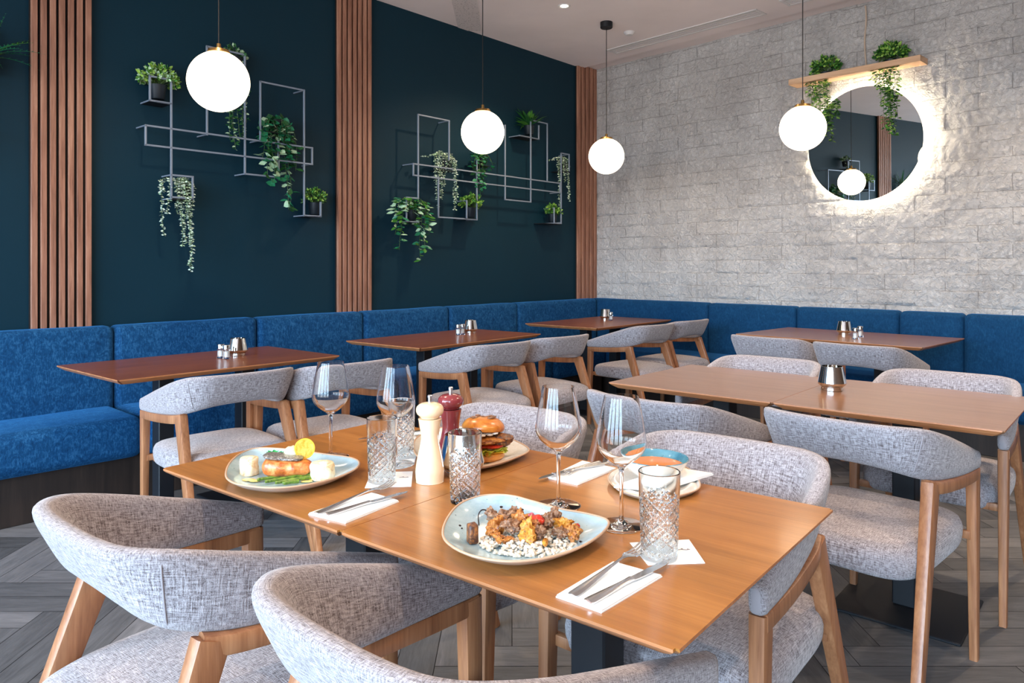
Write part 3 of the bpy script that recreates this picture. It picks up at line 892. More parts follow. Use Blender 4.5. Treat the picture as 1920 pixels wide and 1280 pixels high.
sheet('napkin', 'white napkin between the two right wine glasses', 'napkin', [(1028, 897), (1083, 910), (1156, 880), (1092, 866)], .0022, MT['napkin'], gn, layers=2)
sheet('napkin', 'white napkin partly hidden behind the cream mill', 'napkin', [(712, 828), (760, 836), (800, 812), (752, 806)], .0022, MT['napkin'], gn, layers=2)
gc = 'square white paper coasters'
sheet('coaster', 'white square paper coaster under the tumbler right of the salmon plate', 'coaster', [(684, 915), (771, 912), (774, 884), (696, 886)], .0010, MT['napkin'], gc, (757, 896))
sheet('coaster', 'white square paper coaster under the rear tumbler beside the cream mill', 'coaster', [(722, 871), (777, 868), (783, 846), (728, 848)], .0010, MT['napkin'], gc)
sheet('coaster', 'white square paper coaster under the near right tumbler', 'coaster', [(1215, 1060), (1322, 1056), (1292, 1012), (1181, 1018)], .0010, MT['napkin'], gc, (1282, 1032))

def strip(bm, pts, th=.0016):
    """flat tapered solid: pts = (y, halfwidth, z)"""
    T = [];  B = []
    for y, w, z in pts:
        T.append((bm.verts.new((-w, y, z + th * .5)), bm.verts.new((0, y, z + th)), bm.verts.new((w, y, z + th * .5))))
        B.append((bm.verts.new((-w * .9, y, z - th * .2)), bm.verts.new((w * .9, y, z - th * .2))))
    for i in range(len(pts) - 1):
        t0, t1, b0, b1 = T[i], T[i + 1], B[i], B[i + 1]
        for f in ((t0[0], t0[1], t1[1], t1[0]), (t0[1], t0[2], t1[2], t1[1]), (b0[1], b0[0], b1[0], b1[1]), (t0[0], t1[0], b1[0], b0[0]), (t0[2], b0[1], b1[1], t1[2])): bm.faces.new(f)
    for t0, b0 in ((T[0], B[0]), (T[-1], B[-1])): bm.faces.new((t0[0], t0[1], t0[2], b0[1], b0[0]))
HP = [(0, .0062, .0012), (.006, .0088, .001), (.03, .0082, .0016), (.07, .0050, .004), (.105, .0032, .006), (.128, .0030, .007)]
def fork(a, b, z, label):
    P, Q = at(*a, TZ), at(*b, TZ); d = Q - P; L = d.length
    t = thing('fork', label, 'fork', (P.x, P.y, TZ + z), atan2(d.y, d.x) - pi / 2, 'steel forks'); k = L / .198
    bm = NB(); strip(bm, [(y * k, w, zz) for y, w, zz in crom(HP, 4)], .0024); mk('handle', bm, MT['steel'], t, sharp=50)
    bm = NB(); strip(bm, [(.127 * k, .003, .007), (.136 * k, .0055, .0065), (.145 * k, .0105, .005), (.152 * k, .0122, .0035)], .0018)
    for x in (-.0103, -.0034, .0034, .0103):
        pp = [(x, .151 * k, .004), (x, .165 * k, .0022), (x, .18 * k, .003), (x * .92, L - .001, .0065)]
        for q0, q1 in zip(pp, pp[1:]): bar(bm, q0, q1, .0036, .0016)
    mk('head', bm, MT['steel'], t, sharp=50)
def knife(a, b, z, label, dark=False):
    P, Q = at(*a, TZ), at(*b, TZ); d = Q - P; L = d.length
    t = thing('table_knife', label, 'knife', (P.x, P.y, TZ + z), atan2(d.y, d.x) - pi / 2, 'steel table knives'); k = L / .215
    bm = NB(); strip(bm, [(y * k, w, zz) for y, w, zz in crom([(0, .0062, .0012), (.006, .0092, .001), (.04, .0078, .0015), (.085, .0052, .0025), (.108, .0058, .003)], 4)], .0045); mk('handle', bm, MT['steel'], t, sharp=50)
    bm = NB()
    o = crom([(.107, .0058), (.118, .0075), (.15, .0088), (.185, .0086), (.203, .006), (.213, .0010)], 4)
    top = [bm.verts.new((w, y * k, .0042)) for y, w in o]; topb = [bm.verts.new((w, y * k, .0028)) for y, w in o]
    l = [bm.verts.new((-.0052 * (1 - max(0, (y - .19) / .03)), y * k, .0042)) for y, w in o]; lb_ = [bm.verts.new((-.0052 * (1 - max(0, (y - .19) / .03)), y * k, .0026)) for y, w in o]
    for i in range(len(o) - 1):
        bm.faces.new((l[i], top[i], top[i + 1], l[i + 1])); bm.faces.new((lb_[i], lb_[i + 1], topb[i + 1], topb[i])); bm.faces.new((top[i], topb[i], topb[i + 1], top[i + 1])); bm.faces.new((l[i], l[i + 1], lb_[i + 1], lb_[i]))
    bm.faces.new((l[0], lb_[0], topb[0], top[0])); bm.faces.new((l[-1], top[-1], topb[-1], lb_[-1]))
    mk('blade', bm, MT['steel'], t, sharp=30)
NH = .0048
fork((593, 968), (737, 912), NH, 'steel fork on the napkin in front of the cream mill')
knife((612, 971), (766, 928), NH, 'steel knife on the napkin in front of the cream mill')
fork((1072, 1124), (1211, 1030), NH, 'steel fork on the napkin nearest the camera')
knife((1102, 1137), (1256, 1058), NH, 'steel knife on the napkin nearest the camera')
knife((1124, 871), (1009, 905), NH, 'steel knife with dark reflecting blade between the right wine glasses')
fork((1140, 872), (1040, 898), NH, 'steel fork between the two right wine glasses')
knife((790, 812), (671, 829), NH, 'steel knife with its tip showing left of the rear tumbler')
fork((800, 818), (716, 833), NH, 'steel fork partly hidden behind the tumblers and cream mill')
# ------------------------------------------------------------------ crockery
def glaze(name, a, b, sc=14):
    g = G(name); n = g.noise(g.coord('Object', (sc, sc, sc)), 1, 5, .7, .5); s = g.noise(g.coord('Object', (160, 160, 160)), 1, 2)
    c = g.ramp(n, [(.3, a), (.7, b)])
    sp = g.ramp(s, [(.70, (1, 1, 1, 1)), (.74, S(110, 110, 110))])
    g.base(g.mix(c, sp, 1.0, 'MULTIPLY')); g.set(Roughness=.12, Coat_Weight=.4); return g.m
MT['glaze'] = glaze('blue_grey_glaze', S(150, 178, 190), S(192, 212, 220))
MT['glaze_w'] = glaze('cream_glaze', S(214, 204, 190), S(238, 232, 224))
MT['under'] = mat('cream_underside', S(228, 220, 208), .25, 0, .3)
MT['rim'] = mat('brown_rim', S(150, 104, 70), .35)
def plate(label, outline, m, zr=.026, s_in=.72, rimw=.0022):
    P = [at(px, py, TZ + zr) for px, py in outline]; c = sum(P, Vector()) / len(P); c.z = TZ
    Q = crom([(p.x - c.x, p.y - c.y) for p in P], 8, closed=True); n = len(Q)
    t = thing('plate', label, 'plate', c)
    def rings(bm, prof):
        rr = []
        for s, z in prof:
            if s == 0: rr.append([bm.verts.new((0, 0, z))]); continue
            rr.append([bm.verts.new((x * s, y * s, z)) for x, y in Q])
        for a, b in zip(rr, rr[1:]):
            for k in range(n):
                k2 = (k + 1) % n
                if len(a) == 1: bm.faces.new((a[0], b[k], b[k2]))
                elif len(b) == 1: bm.faces.new((a[k], a[k2], b[0]))
                else: bm.faces.new((a[k], a[k2], b[k2], b[k]))
    bm = NB(); rings(bm, [(0, .0055), (.3, .0055), (s_in - .12, .006), (s_in, .008), (s_in + .1, .013), (.93, zr - .006), (.985, zr - .0008)]); w = mk('well', bm, m, t, sharp=60, flat=False)
    bm = NB(); rings(bm, [(.985, zr - .0008), (.99, zr - .0030), (.90, zr - .012), (.78, .0045), (.62, .0022), (.60, 0), (.55, 0), (.53, .002), (0, .002)]); mk('underside', bm, MT['under'], t, sharp=60)
    bm = NB(); tube_closed(bm, [Vector((x * .988, y * .988, zr - .0012)) for x, y in Q], rimw); mk('rim', bm, MT['rim'] , t, sharp=60)
    return t, c
def tube_closed(bm, pts, r, n=8):
    m = len(pts); rings = []
    for i, p in enumerate(pts):
        d = (pts[(i + 1) % m] - pts[i - 1]).normalized(); x = d.cross(Vector((0, 0, 1))).normalized(); y = x.cross(d)
        rings.append([bm.verts.new(p + (x * cos(2 * pi * k / n) + y * sin(2 * pi * k / n)) * r) for k in range(n)])
    for i in range(m):
        a, b = rings[i], rings[(i + 1) % m]
        for k in range(n): bm.faces.new((a[k], a[(k + 1) % n], b[(k + 1) % n], b[k]))
MT['rim'] = mat('tan_rim', S(196, 160, 130), .35)
plate('blue grey wavy plate of chicken and rice nearest the camera', [(829, 1003), (836, 972), (862, 942), (905, 927), (955, 927), (1000, 938), (1050, 952), (1105, 962), (1141, 974), (1135, 994), (1095, 1022), (1030, 1044), (960, 1052), (895, 1044), (850, 1026)], MT['glaze'])
plate('blue grey wavy plate of salmon at the left end of the table', [(422, 888), (430, 866), (452, 848), (482, 839), (540, 841), (610, 850), (655, 856), (674, 864), (668, 878), (630, 895), (570, 909), (510, 914), (455, 909), (430, 901)], MT['glaze'])
plate('cream plate under the burger, behind the mills', [(776, 846), (782, 818), (830, 800), (900, 802), (955, 820), (993, 841), (965, 858), (915, 872), (860, 878), (805, 868)], MT['glaze_w'], zr=.020)
sp, sc_ = plate('small white saucer under the soup bowl', [(1139, 894), (1150, 880), (1185, 868), (1240, 864), (1290, 876), (1314, 906), (1296, 922), (1235, 933), (1180, 924), (1150, 910)], MT['glaze_w'], zr=.014, rimw=.0016)
nz, nc2 = sheet('napkin', 'white folded napkin lying on the saucer beside the soup bowl', 'napkin', [(1151, 926), (1236, 934), (1338, 902), (1262, 890)], .003, MT['napkin'], None, layers=2)
nz.location.z += .0135
# soup bowl
p = at(1227, 903, TZ); p.z = TZ + .008
b = thing('soup_bowl', 'small bowl with blue glazed inside holding orange soup', 'bowl', p)
R_ = .0765
bm = NB(); lathe(bm, crom([(0, .0), (.030, 0), (.034, .004), (.052, .016), (.068, .032), (R_, .0475)], 4), 64); mk('underside', bm, MT['under'], b, sharp=60)
bm = NB(); lathe(bm, crom([(R_, .0475), (R_ - .0025, .0482), (.066, .034), (.050, .019), (.030, .009), (0, .007)], 4), 64); mk('inside', bm, glaze('teal_glaze', S(52, 104, 124), S(100, 150, 160)), b, sharp=60)
bm = NB(); lathe(bm, [(0, .0335), (.045, .0335), (.0648, .0332), (.0648, .030), (0, .030)], 48)
so = mk('soup', bm, mat('orange_soup', S(222, 130, 44), .25, 0, .3), None, loc=p); tag(so, 'orange soup in the blue glazed bowl', 'soup')

# ------------------------------------------------------------------ food
def food(name, a, b, c=None, sc=90, rough=.45, bump=.6, dist=.004, coat=.2):
    g = G(name); n = g.noise(g.coord('Object', (sc, sc, sc)), 1, 5, .7, .6)
    st = [(.34, a), (.62, b)] if c is None else [(.32, a), (.46, b), (.68, c)]
    g.base(g.ramp(n, st)); g.set(Roughness=rough, Coat_Weight=coat, Coat_Roughness=.3); g.bump(n, bump, dist); return g.m
MT['chick'] = food('seared_chicken', S(64, 30, 12), S(168, 92, 28), S(214, 148, 66), 150)
MT['chick2'] = food('brown_mushroom', S(52, 30, 20), S(132, 88, 60), S(186, 140, 104), 150)
MT['sear'] = food('dark_sear', S(40, 22, 20), S(96, 54, 34), S(180, 110, 50))
MT['gold'] = food('golden_piece', S(96, 54, 14), S(196, 120, 30), S(226, 168, 66), 150)
MT['rice'] = food('white_rice', S(200, 176, 146), S(246, 236, 220), None, 160, .6, .4)
MT['tom'] = food('tomato', S(170, 22, 12), S(226, 62, 34), None, 60, .2, .1, .001, .6)
MT['onion'] = food('pink_onion', S(176, 60, 84), S(222, 120, 140), None, 60, .3, .2)
MT['balsamic'] = mat('dark_sauce', S(28, 8, 8), .15, 0, .5)
MT['salmon'] = food('grilled_salmon', S(160, 64, 18), S(206, 104, 38), S(236, 164, 96), 60, .35, .5, .003, .4)
MT['skin'] = food('salmon_skin', S(30, 28, 30), S(84, 78, 76), S(214, 206, 196), 240, .3, .8, .002, .4)
MT['mash'] = food('cream_potato', S(206, 150, 84), S(238, 214, 166), S(248, 236, 212), 60, .5, .25)
MT['lemonp'] = food('lemon_flesh', S(214, 158, 30), S(244, 214, 110), None, 80, .25, .3, .002, .5)
MT['lemonr'] = mat('lemon_rind', S(240, 196, 70), .35, 0, .3)
MT['asp'] = food('asparagus_skin', S(58, 92, 22), S(134, 162, 50), None, 70, .35, .3, .002, .4)
MT['herb'] = mat('fresh_herb', S(30, 150, 74), .4)
MT['ysauce'] = mat('yellow_sauce', S(240, 214, 130), .2, 0, .5)
MT['bun'] = food('burger_bun', S(140, 62, 14), S(202, 112, 30), S(230, 160, 70), 18, .3, .1, .002, .5)
MT['crumb'] = food('bun_crumb', S(226, 176, 104), S(250, 220, 160), None, 150, .8, .5)
MT['lett'] = mat('lettuce', S(206, 208, 80), .4, 0, .2)
MT['cheese'] = mat('melted_cheese', S(250, 190, 50), .3, 0, .3)

rnd = random.Random(3)
def piece(name, label, cat, px, py, h, r, m, s=(1, 1, 1), group=None, amp=.7, seed=None, rz=None):
    p = at(px, py, TZ + h); bm = NB(); sd = seed if seed is not None else rnd.random() * 90; blob(bm, (0, 0, 0), r, *s, amp=amp, fr=1.3, sub=4, seed=sd)
    for v in bm.verts: v.co *= 1 + amp * .55 * noise.noise(v.co / r * 3.2 + Vector((sd, 0, 0))) + amp * .25 * noise.noise(v.co / r * 8)
    o = mk(name, bm, m, None, loc=p, rz=rnd.random() * 6 if rz is None else rz, sharp=60); return tag(o, label, cat, group)
# rice bed: nobody could count the grains
bm = NB(); c0 = at(990, 1012, TZ + .012); ax = (at(1080, 1012, TZ + .012) - at(900, 1012, TZ + .012)) / 2; ay = (at(990, 985, TZ + .012) - at(990, 1040, TZ + .012)) / 2
for k in range(700):
    a = rnd.random() * 2 * pi; q = sqrt(rnd.random()); hh = .0085 + .020 * (1 - q) ** .7 * rnd.random()
    p = ax * (q * cos(a) * 1.02) + ay * (q * sin(a) * .95)
    blob(bm, (p.x, p.y, hh), .0022 + .0026 * rnd.random(), rnd.uniform(.7, 1.5), 1, .8, amp=.4, sub=1, seed=k)
tag(mk('rice_bed', bm, MT['rice'], loc=(c0.x, c0.y, TZ)), 'bed of crumbly white rice under the chicken pieces', 'rice', kind='stuff')
gch = 'browned pieces heaped on the white rice'
LBL = 'browned herb dusted morsel heaped on the white rice'
for i, (px, py, h, r, m, s) in enumerate([
    (930, 988, .030, .0135, 'chick', (1.2, 1, .9)), (944, 968, .036, .0125, 'chick2', (1.3, 1, .9)), (921, 965, .030, .0105, 'chick2', (.9, .9, 1.1)), (976, 975, .036, .0125, 'chick', (1, 1, 1.1)),
    (990, 1000, .030, .0150, 'gold', (.9, 1, 1.2)), (1011, 997, .030, .0115, 'chick2', (1.2, .8, .9)), (1026, 976, .036, .0125, 'chick2', (.9, .9, 1.1)), (1040, 966, .034, .0120, 'chick2', (1, 1, 1)),
    (1055, 982, .030, .0135, 'gold', (1.2, 1, .9)), (1074, 998, .024, .0125, 'chick', (1, .9, 1)), (1051, 998, .024, .0105, 'chick2', (1.2, 1, .8)), (958, 985, .036, .0125, 'chick2', (1.2, 1, .7)),
    (935, 1007, .022, .0105, 'chick', (1.5, .7, .6)), (1000, 984, .038, .0105, 'chick', (1.2, 1, .8)), (965, 962, .034, .010, 'chick2', (1.1, 1, .9)), (952, 1012, .020, .0085, 'chick', (1.4, .6, .6))]):
    o = piece('chicken_piece', LBL, 'chicken', px, py, h, r, MT[m], s, gch)
bm = NB(); box(bm, -.0085, .0085, -.010, .010, -.017, .017, .004, 3)
for v in bm.verts: v.co += v.co.normalized() * .0015 * noise.noise(v.co * 200)
tag(mk('chicken_piece', bm, [MT['sear']], loc=at(886, 999, TZ + .0245), rz=.4, sharp=60), 'dark seared upright block at the left end of the rice', 'chicken')
piece('tomato_piece', 'red tomato piece among the chicken', 'tomato', 1009, 975, .040, .011, MT['tom'], (1.3, .9, .8), amp=.2)
piece('tomato_piece', 'small red tomato piece at the right end of the rice', 'tomato', 1080, 988, .026, .007, MT['tom'], (1, 1, 1), amp=.2)
piece('onion_piece', 'pink onion piece beside the tomato', 'onion', 995, 970, .040, .009, MT['onion'], (1.1, .8, .9), amp=.3)
piece('pepper_piece', 'orange strip on the near edge of the rice', 'pepper', 1022, 1016, .021, .0085, MT['gold'], (1.8, .6, .5), amp=.2)
bm = NB(); c = at(905, 960, TZ + .012)
def sl(pts, r):
    P = [at(a, b_, TZ + .0128 + z_) - c for a, b_, z_ in pts]; tube(bm, [tuple(x) for x in crom([tuple(p) for p in P], 4)], r, 8)
sl([(898, 984, -.004), (897, 966, .002), (903, 956, .005), (912, 957, .005), (917, 966, .000)], .0013)
for a, b_, r, z_ in ((940, 950, .0035, .004), (979, 955, .0035, .004), (862, 985, .003, .000), (866, 990, .002, -.001), (1089, 1015, .0028, -.001), (1048, 1028, .003, -.002), (1060, 1027, .002, -.002), (900, 1018, .002, -.002)):
    q = at(a, b_, TZ + .0128 + z_) - c; blob(bm, tuple(q), r, 1, 1.5, .5, amp=.2, sub=2)
tag(mk('sauce_drizzle', bm, MT['balsamic'], loc=c), 'dark balsamic drizzle and drops on the chicken plate', 'sauce')

# salmon plate
pm = at(466, 890, TZ + .007)
def stack(px, py, r, h, label, seed):
    p = at(px, py, TZ + .0065); bm = NB(); lathe(bm, crom([(0, 0), (r * .9, 0), (r, .004), (r * 1.02, h * .5), (r * .97, h * .9), (r * .8, h), (0, h * 1.02)], 5), 36, rf=lambda th, z, q: q * (1 + .16 * noise.noise(Vector((cos(th) * 2, sin(th) * 2, z * 60 + seed)))))
    blob(bm, (r * .3, -r * .3, h), r * .5, 1, 1, .35, amp=.4, seed=seed)
    tag(mk('potato_stack', bm, MT['mash'], loc=p, sharp=60), label, 'potato')
stack(467, 889, .021, .040, 'cream potato stack at the left of the salmon', 3)
stack(604, 896, .027, .036, 'cream potato stack at the right of the salmon', 8)
p0, p1 = at(492, 884, TZ + .02), at(586, 880, TZ + .02); d = p1 - p0; L = d.length
sa = thing('salmon_fillet', 'grilled salmon fillet with silvery skin on the plate at the left', 'salmon', (p0 + d * .5).to_tuple()[:2] + (TZ + .0105,), atan2(d.y, d.x))
def loaf(bm, L, Wd, z0, hfun, n=26, K=16, seed=0):
    rings = []
    for i in range(n + 1):
        u = i / n; x = -L / 2 + L * u; k = min(1, (1 - abs(2 * u - 1) ** 6)) ** .5 if 0 < u < 1 else .25
        r = []
        for j in range(K):
            a = 2 * pi * j / K; w = 1 + .10 * noise.noise(Vector((x * 60, cos(a) * 1.5, sin(a) * 1.5 + seed)))
            yy = abs(cos(a)) ** .7 * (1 if cos(a) > 0 else -1); zz = abs(sin(a)) ** .7 * (1 if sin(a) > 0 else -1)
            r.append(bm.verts.new((x, yy * Wd / 2 * k * w, z0 + hfun(u) * (.5 + .5 * zz * k * w))))
        rings.append(r)
    for a, b_ in zip(rings, rings[1:]):
        for j in range(K): bm.faces.new((a[j], a[(j + 1) % K], b_[(j + 1) % K], b_[j]))
    bm.faces.new(rings[0][::-1]); bm.faces.new(rings[-1])
bm = NB(); loaf(bm, L, .066, 0, lambda u: .044 - .012 * u); mk('flesh', bm, MT['salmon'], sa, sharp=60)
bm = NB(); loaf(bm, L * .80, .056, 0, lambda u: .0085, seed=4)
for v in bm.verts: v.co += Vector((-.010, .004, .0380 - .006 * (v.co.x + .01) / L * 2))
mk('skin', bm, MT['skin'], sa, sharp=60)
gas = 'green asparagus spears under the salmon'
for k, (a, b_) in enumerate((((482, 899), (574, 886)), ((497, 903), (584, 889)), ((516, 905), (596, 893)), ((532, 906), (560, 902)))):
    q0, q1 = at(*a, TZ + .0125), at(*b_, TZ + .0125); dd = q1 - q0; bm = NB()
    tube(bm, crom([(0, 0, 0), tuple(dd * .12), tuple(dd * .5 + Vector((0, 0, .001))), tuple(dd)], 5), .0030, 10, r2=.0046)
    for s_ in range(7): blob(bm, tuple(dd * (.02 + .035 * s_) + Vector((.0015 * (-1) ** s_, 0, .001))), .0036, 1.3, .8, .8, amp=.2, sub=1)
    tag(mk('asparagus_spear', bm, MT['asp'], loc=q0, sharp=60), ['green asparagus spear furthest under the salmon', 'green asparagus spear second from the fish', 'green asparagus spear nearest the plate rim', 'short green asparagus piece at the near plate rim'][k], 'asparagus', gas)
p = at(571, 868, TZ + .030); p.z = TZ + .064
lm = thing('lemon_slice', 'round lemon slice standing on the salmon', 'lemon', p, .5)
bm = NB(); disc_y(bm, .021, -.0022, .0022, 40); o1 = mk('flesh', bm, MT['lemonp'], lm); o1.rotation_euler[0] = -.25
bm = NB(); disc_y(bm, .0235, -.0028, .0028, 40, rin=.0205); o2 = mk('rind', bm, MT['lemonr'], lm); o2.rotation_euler[0] = -.25
bm = NB(); blob(bm, (0, 0, 0), .0175, 1.1, 1, .85, amp=.25, sub=3)
q = at(548, 868, TZ + .030); q.z = TZ + .055
tag(mk('tartare_scoop', bm, MT['mash'], loc=q, sharp=60), 'creamy white sauce scoop beside the lemon slice', 'sauce')
bm = NB(); q = at(518, 868, TZ + .03); q.z = TZ + .048
def leaf(bm, p, d, up, L, W, fold=.15, mi=0, droop=0.0):
    d = d.normalized(); s = d.cross(up)
    if s.length < 1e-4: s = d.cross(Vector((1, 0, 0)))
    s.normalize(); n = s.cross(d)
    a = bm.verts.new(p); m = bm.verts.new(p + d * L * .45 - n * W * fold); tp = bm.verts.new(p + d * L - n * L * droop)
    l = bm.verts.new(p + d * L * .42 + s * W * .5); r = bm.verts.new(p + d * L * .42 - s * W * .5)
    l2 = bm.verts.new(p + d * L * .75 + s * W * .33 - n * L * droop * .4); r2 = bm.verts.new(p + d * L * .75 - s * W * .33 - n * L * droop * .4)
    m2 = bm.verts.new(p + d * L * .75 - n * W * fold * .6 - n * L * droop * .4)
    for f in ((a, m, l), (a, r, m), (l, m, m2, l2), (m, r, r2, m2), (l2, m2, tp), (m2, r2, tp)): bm.faces.new(f).material_index = mi
for k in range(16):
    a = rnd.random() * 6.28; leaf(bm, Vector((.012 * (rnd.random() - .5) * 2, .008 * (rnd.random() - .5), .003 * rnd.random())), Vector((cos(a), sin(a), .35)), Vector((0, 0, 1)), .020, .012)
tag(mk('herb_sprig', bm, MT['herb'], loc=q, flat=True), 'bright green herb sprig on the salmon', 'herb')
bm = NB(); c = at(470, 897, TZ + .009)
for a, b_, r in ((466, 899, .011), (478, 901, .009), (590, 897, .012), (575, 902, .009)): blob(bm, tuple(at(a, b_, TZ + .0085) - c), r, 1.4, 1, .12, amp=.2, sub=3)
tag(mk('yellow_sauce', bm, MT['ysauce'], loc=c), 'yellow butter sauce pooled under the salmon', 'sauce')

# burger
p = at(906, 860, TZ + .006); p.z = TZ + .0065
bu = thing('burger', 'tall burger with tomato and lettuce on the cream plate', 'burger', p, .3)
bm = NB(); lathe(bm, crom([(0, 0), (.040, 0), (.052, .006), (.054, .014), (.048, .021), (0, .022)], 5), 40); mk('bottom_bun', bm, MT['bun'], bu, sharp=60)
bm = NB()
for k in range(46):
    a = rnd.random() * 2 * pi; leaf(bm, Vector((.030 * cos(a), .030 * sin(a), .024 + .010 * rnd.random())), Vector((cos(a), sin(a), rnd.uniform(-.35, .25))), Vector((rnd.uniform(-.5, .5), rnd.uniform(-.5, .5), 1)), .034, .026, .3)
mk('lettuce', bm, MT['lett'], bu, flat=True)
bm = NB(); box(bm, -.042, .042, -.042, .042, .0215, .0245, .001, 1); mk('cheese_slice', bm, MT['cheese'], bu)
for x, y in ((.018, -.020), (-.016, -.012), (.022, .018)):
    bm = NB(); lathe(bm, [(0, .034), (.026, .034), (.029, .036), (.029, .040), (.026, .042), (0, .042)], 28, c=(x, y, 0)); mk('tomato_slice', bm, MT['tom'], bu)
bm = NB(); blob(bm, (.004, 0, .052), .052, 1.12, 1.05, .24, amp=.25, fr=3, sub=4, seed=3); mk('chicken_patty', bm, MT['chick'], bu, sharp=60)
bm = NB(); blob(bm, (.040, -.022, .050), .024, 1.3, 1, .7, amp=.3, sub=3, seed=9); mk('bacon_piece', bm, MT['sear'], bu, sharp=60)
bm = NB()
for k in range(40):
    a = rnd.random() * 6.28; q = .045 * sqrt(rnd.random()); blob(bm, (q * cos(a), q * sin(a), .067 + .004 * rnd.random()), .0055, 1.5, .8, .6, amp=.4, sub=1, seed=k)
mk('sauce_and_onion', bm, MT['rice'], bu, sharp=60)
bm = NB(); lathe(bm, crom([(0, .071), (.046, .071), (.0535, .076), (.052, .086), (.040, .098), (.020, .104), (0, .105)], 5), 40)
tb = mk('top_bun', bm, MT['bun'], bu, sharp=60); tb.rotation_euler = (radians(-4), radians(4), 0); tb.location.x = -.004
bm = NB()
for k in range(16):
    a = rnd.random() * 6.28; q = .026 * sqrt(rnd.random()); blob(bm, (q * cos(a), q * sin(a), .105), .0050, 1.8, .7, .5, amp=.4, sub=1, seed=k)
mk('onion_topping', bm, MT['chick2'], bu, sharp=60)

# ------------------------------------------------------------------ wall frames
BW = .011; OFF = .13
class Wall:
    def __init__(s, left): s.left = left; s.ang = ANG_L if left else ANG_R
    def c(s, px, py, off=OFF): return wall_uz(px, py, off) if s.left else wall_tz(px, py, off)
    def w(s, u, off, z): return lw(u, off, z) if s.left else rw(u, off, z)
WLm, WRm = Wall(True), Wall(False)
def polyl(pts, wall, off=OFF, raw=False):
    out = []
    for i, (px, py) in enumerate(pts):
        if raw: out.append((px, py)); continue
        u, z = wall.c(px, py, off)
        if i:
            if abs(px - pts[i - 1][0]) < 5: u = out[-1][0]
            else: z = out[-1][1]
        out.append((u, z))
    return out
def frameset(label, lines, shelves, raw=False, stubs=()):
    t = thing('planter_frame', label, 'planter frame', lw(0, 0, 0), ANG_L)
    allp = []
    for ln in lines:
        P = polyl(ln, WLm, raw=raw); bm = NB()
        if ln[0] == ln[-1]: P[-1] = P[0]
        for a, b_ in zip(P, P[1:]):
            h = BW / 2 * (1 if b_ != a else 0)
            dx = (b_[0] - a[0]); dz = (b_[1] - a[1]); l = sqrt(dx * dx + dz * dz) or 1
            ex, ez = dx / l * BW * .5, dz / l * BW * .5
            bar(bm, (a[0] - ex, -OFF, a[1] - ez), (b_[0] + ex, -OFF, b_[1] + ez), BW, BW, up=Vector((0, 1, 0)), bev=.1)
        for q in (P[0], P[len(P) // 2]): bar(bm, (q[0], -OFF, q[1]), (q[0], -.001, q[1]), BW * .8, BW * .8, bev=.1)
        mk('frame_loop', bm, MT['frame'], t, sharp=30); allp += P
    for a, b_ in shelves:
        if raw: (u0, z), (u1, _) = a, b_
        else: (u0, z), (u1, _) = WLm.c(*a), WLm.c(*b_)
        bm = NB(); box(bm, min(u0, u1), max(u0, u1), -OFF - BW / 2, -.001, z - .005, z + .001, .001, 1); mk('shelf_plate', bm, MT['black'], t)
    # origin to the set's own place
    uc = sum(p[0] for p in allp) / len(allp); zc = min(p[1] for p in allp)
    t.location = lw(uc, 0, zc)
    for ch in t.children: ch.location = (-uc, 0, -zc)
    return t
frameset('left steel frame of overlapping rectangles on the navy wall, behind the nearest globe',
    [[(321, 150), (321, 372)], [(321, 150), (281, 144), (281, 188), (321, 190)], [(273, 235), (585, 280), (585, 308), (273, 271), (273, 235)],
     [(388, 252), (388, 87), (459, 95), (459, 326), (522, 332), (522, 262)], [(488, 263), (488, 153), (570, 172), (570, 404)], [(570, 404), (601, 405), (601, 380)], [(321, 328), (361, 331), (361, 372), (321, 372)]],
    [((281, 188), (321, 188)), ((570, 404), (601, 404)), ((321, 372), (361, 372)), ((424, 128), (459, 128)), ((500, 246), (536, 246))])
frameset('right steel frame of overlapping rectangles on the navy wall, beside the corner slats',
    [[(784, 372), (784, 215), (842, 228), (842, 300)], [(775, 307), (1050, 342), (1050, 361), (775, 332), (775, 307)], [(822, 330), (822, 407), (894, 410), (894, 300)],
     [(947, 235), (947, 374), (995, 378), (995, 225), (1026, 232), (1026, 340)], [(974, 254), (1010, 256), (1010, 236)], [(1052, 417), (1052, 287), (1067, 289), (1067, 320)], [(1039, 390), (1039, 418), (1052, 418)], [(784, 372), (762, 370), (762, 415), (784, 416)], [(875, 376), (875, 410)]],
    [((974, 254), (1010, 254)), ((870, 409), (894, 409)), ((1020, 418), (1052, 418)), ((762, 415), (784, 415)), ((825, 318), (850, 318)), ((893, 308), (918, 308)), ((1052, 320), (1067, 320))])
frameset('steel frame of tall rectangles on the navy wall panel beyond the left photo edge',
    [[(-.45, 1.75), (-.45, 2.35), (-.05, 2.35), (-.05, 1.75)], [(.05, 1.6), (.05, 2.65), (.42, 2.65), (.42, 1.6)], [(-.55, 1.8), (.95, 1.8), (.95, 1.95), (-.55, 1.95), (-.55, 1.8)], [(.62, 2.08), (.78, 2.08), (.78, 2.3), (.62, 2.3), (.62, 2.08)], [(.82, 2.36), (.98, 2.36), (.98, 1.9)]],
    [((.42, 2.1), (.62, 2.1)), ((.82, 2.22), (.98, 2.22)), ((.1, 2.44), (.3, 2.44)), ((-.35, 1.95), (-.1, 1.95))], raw=True)

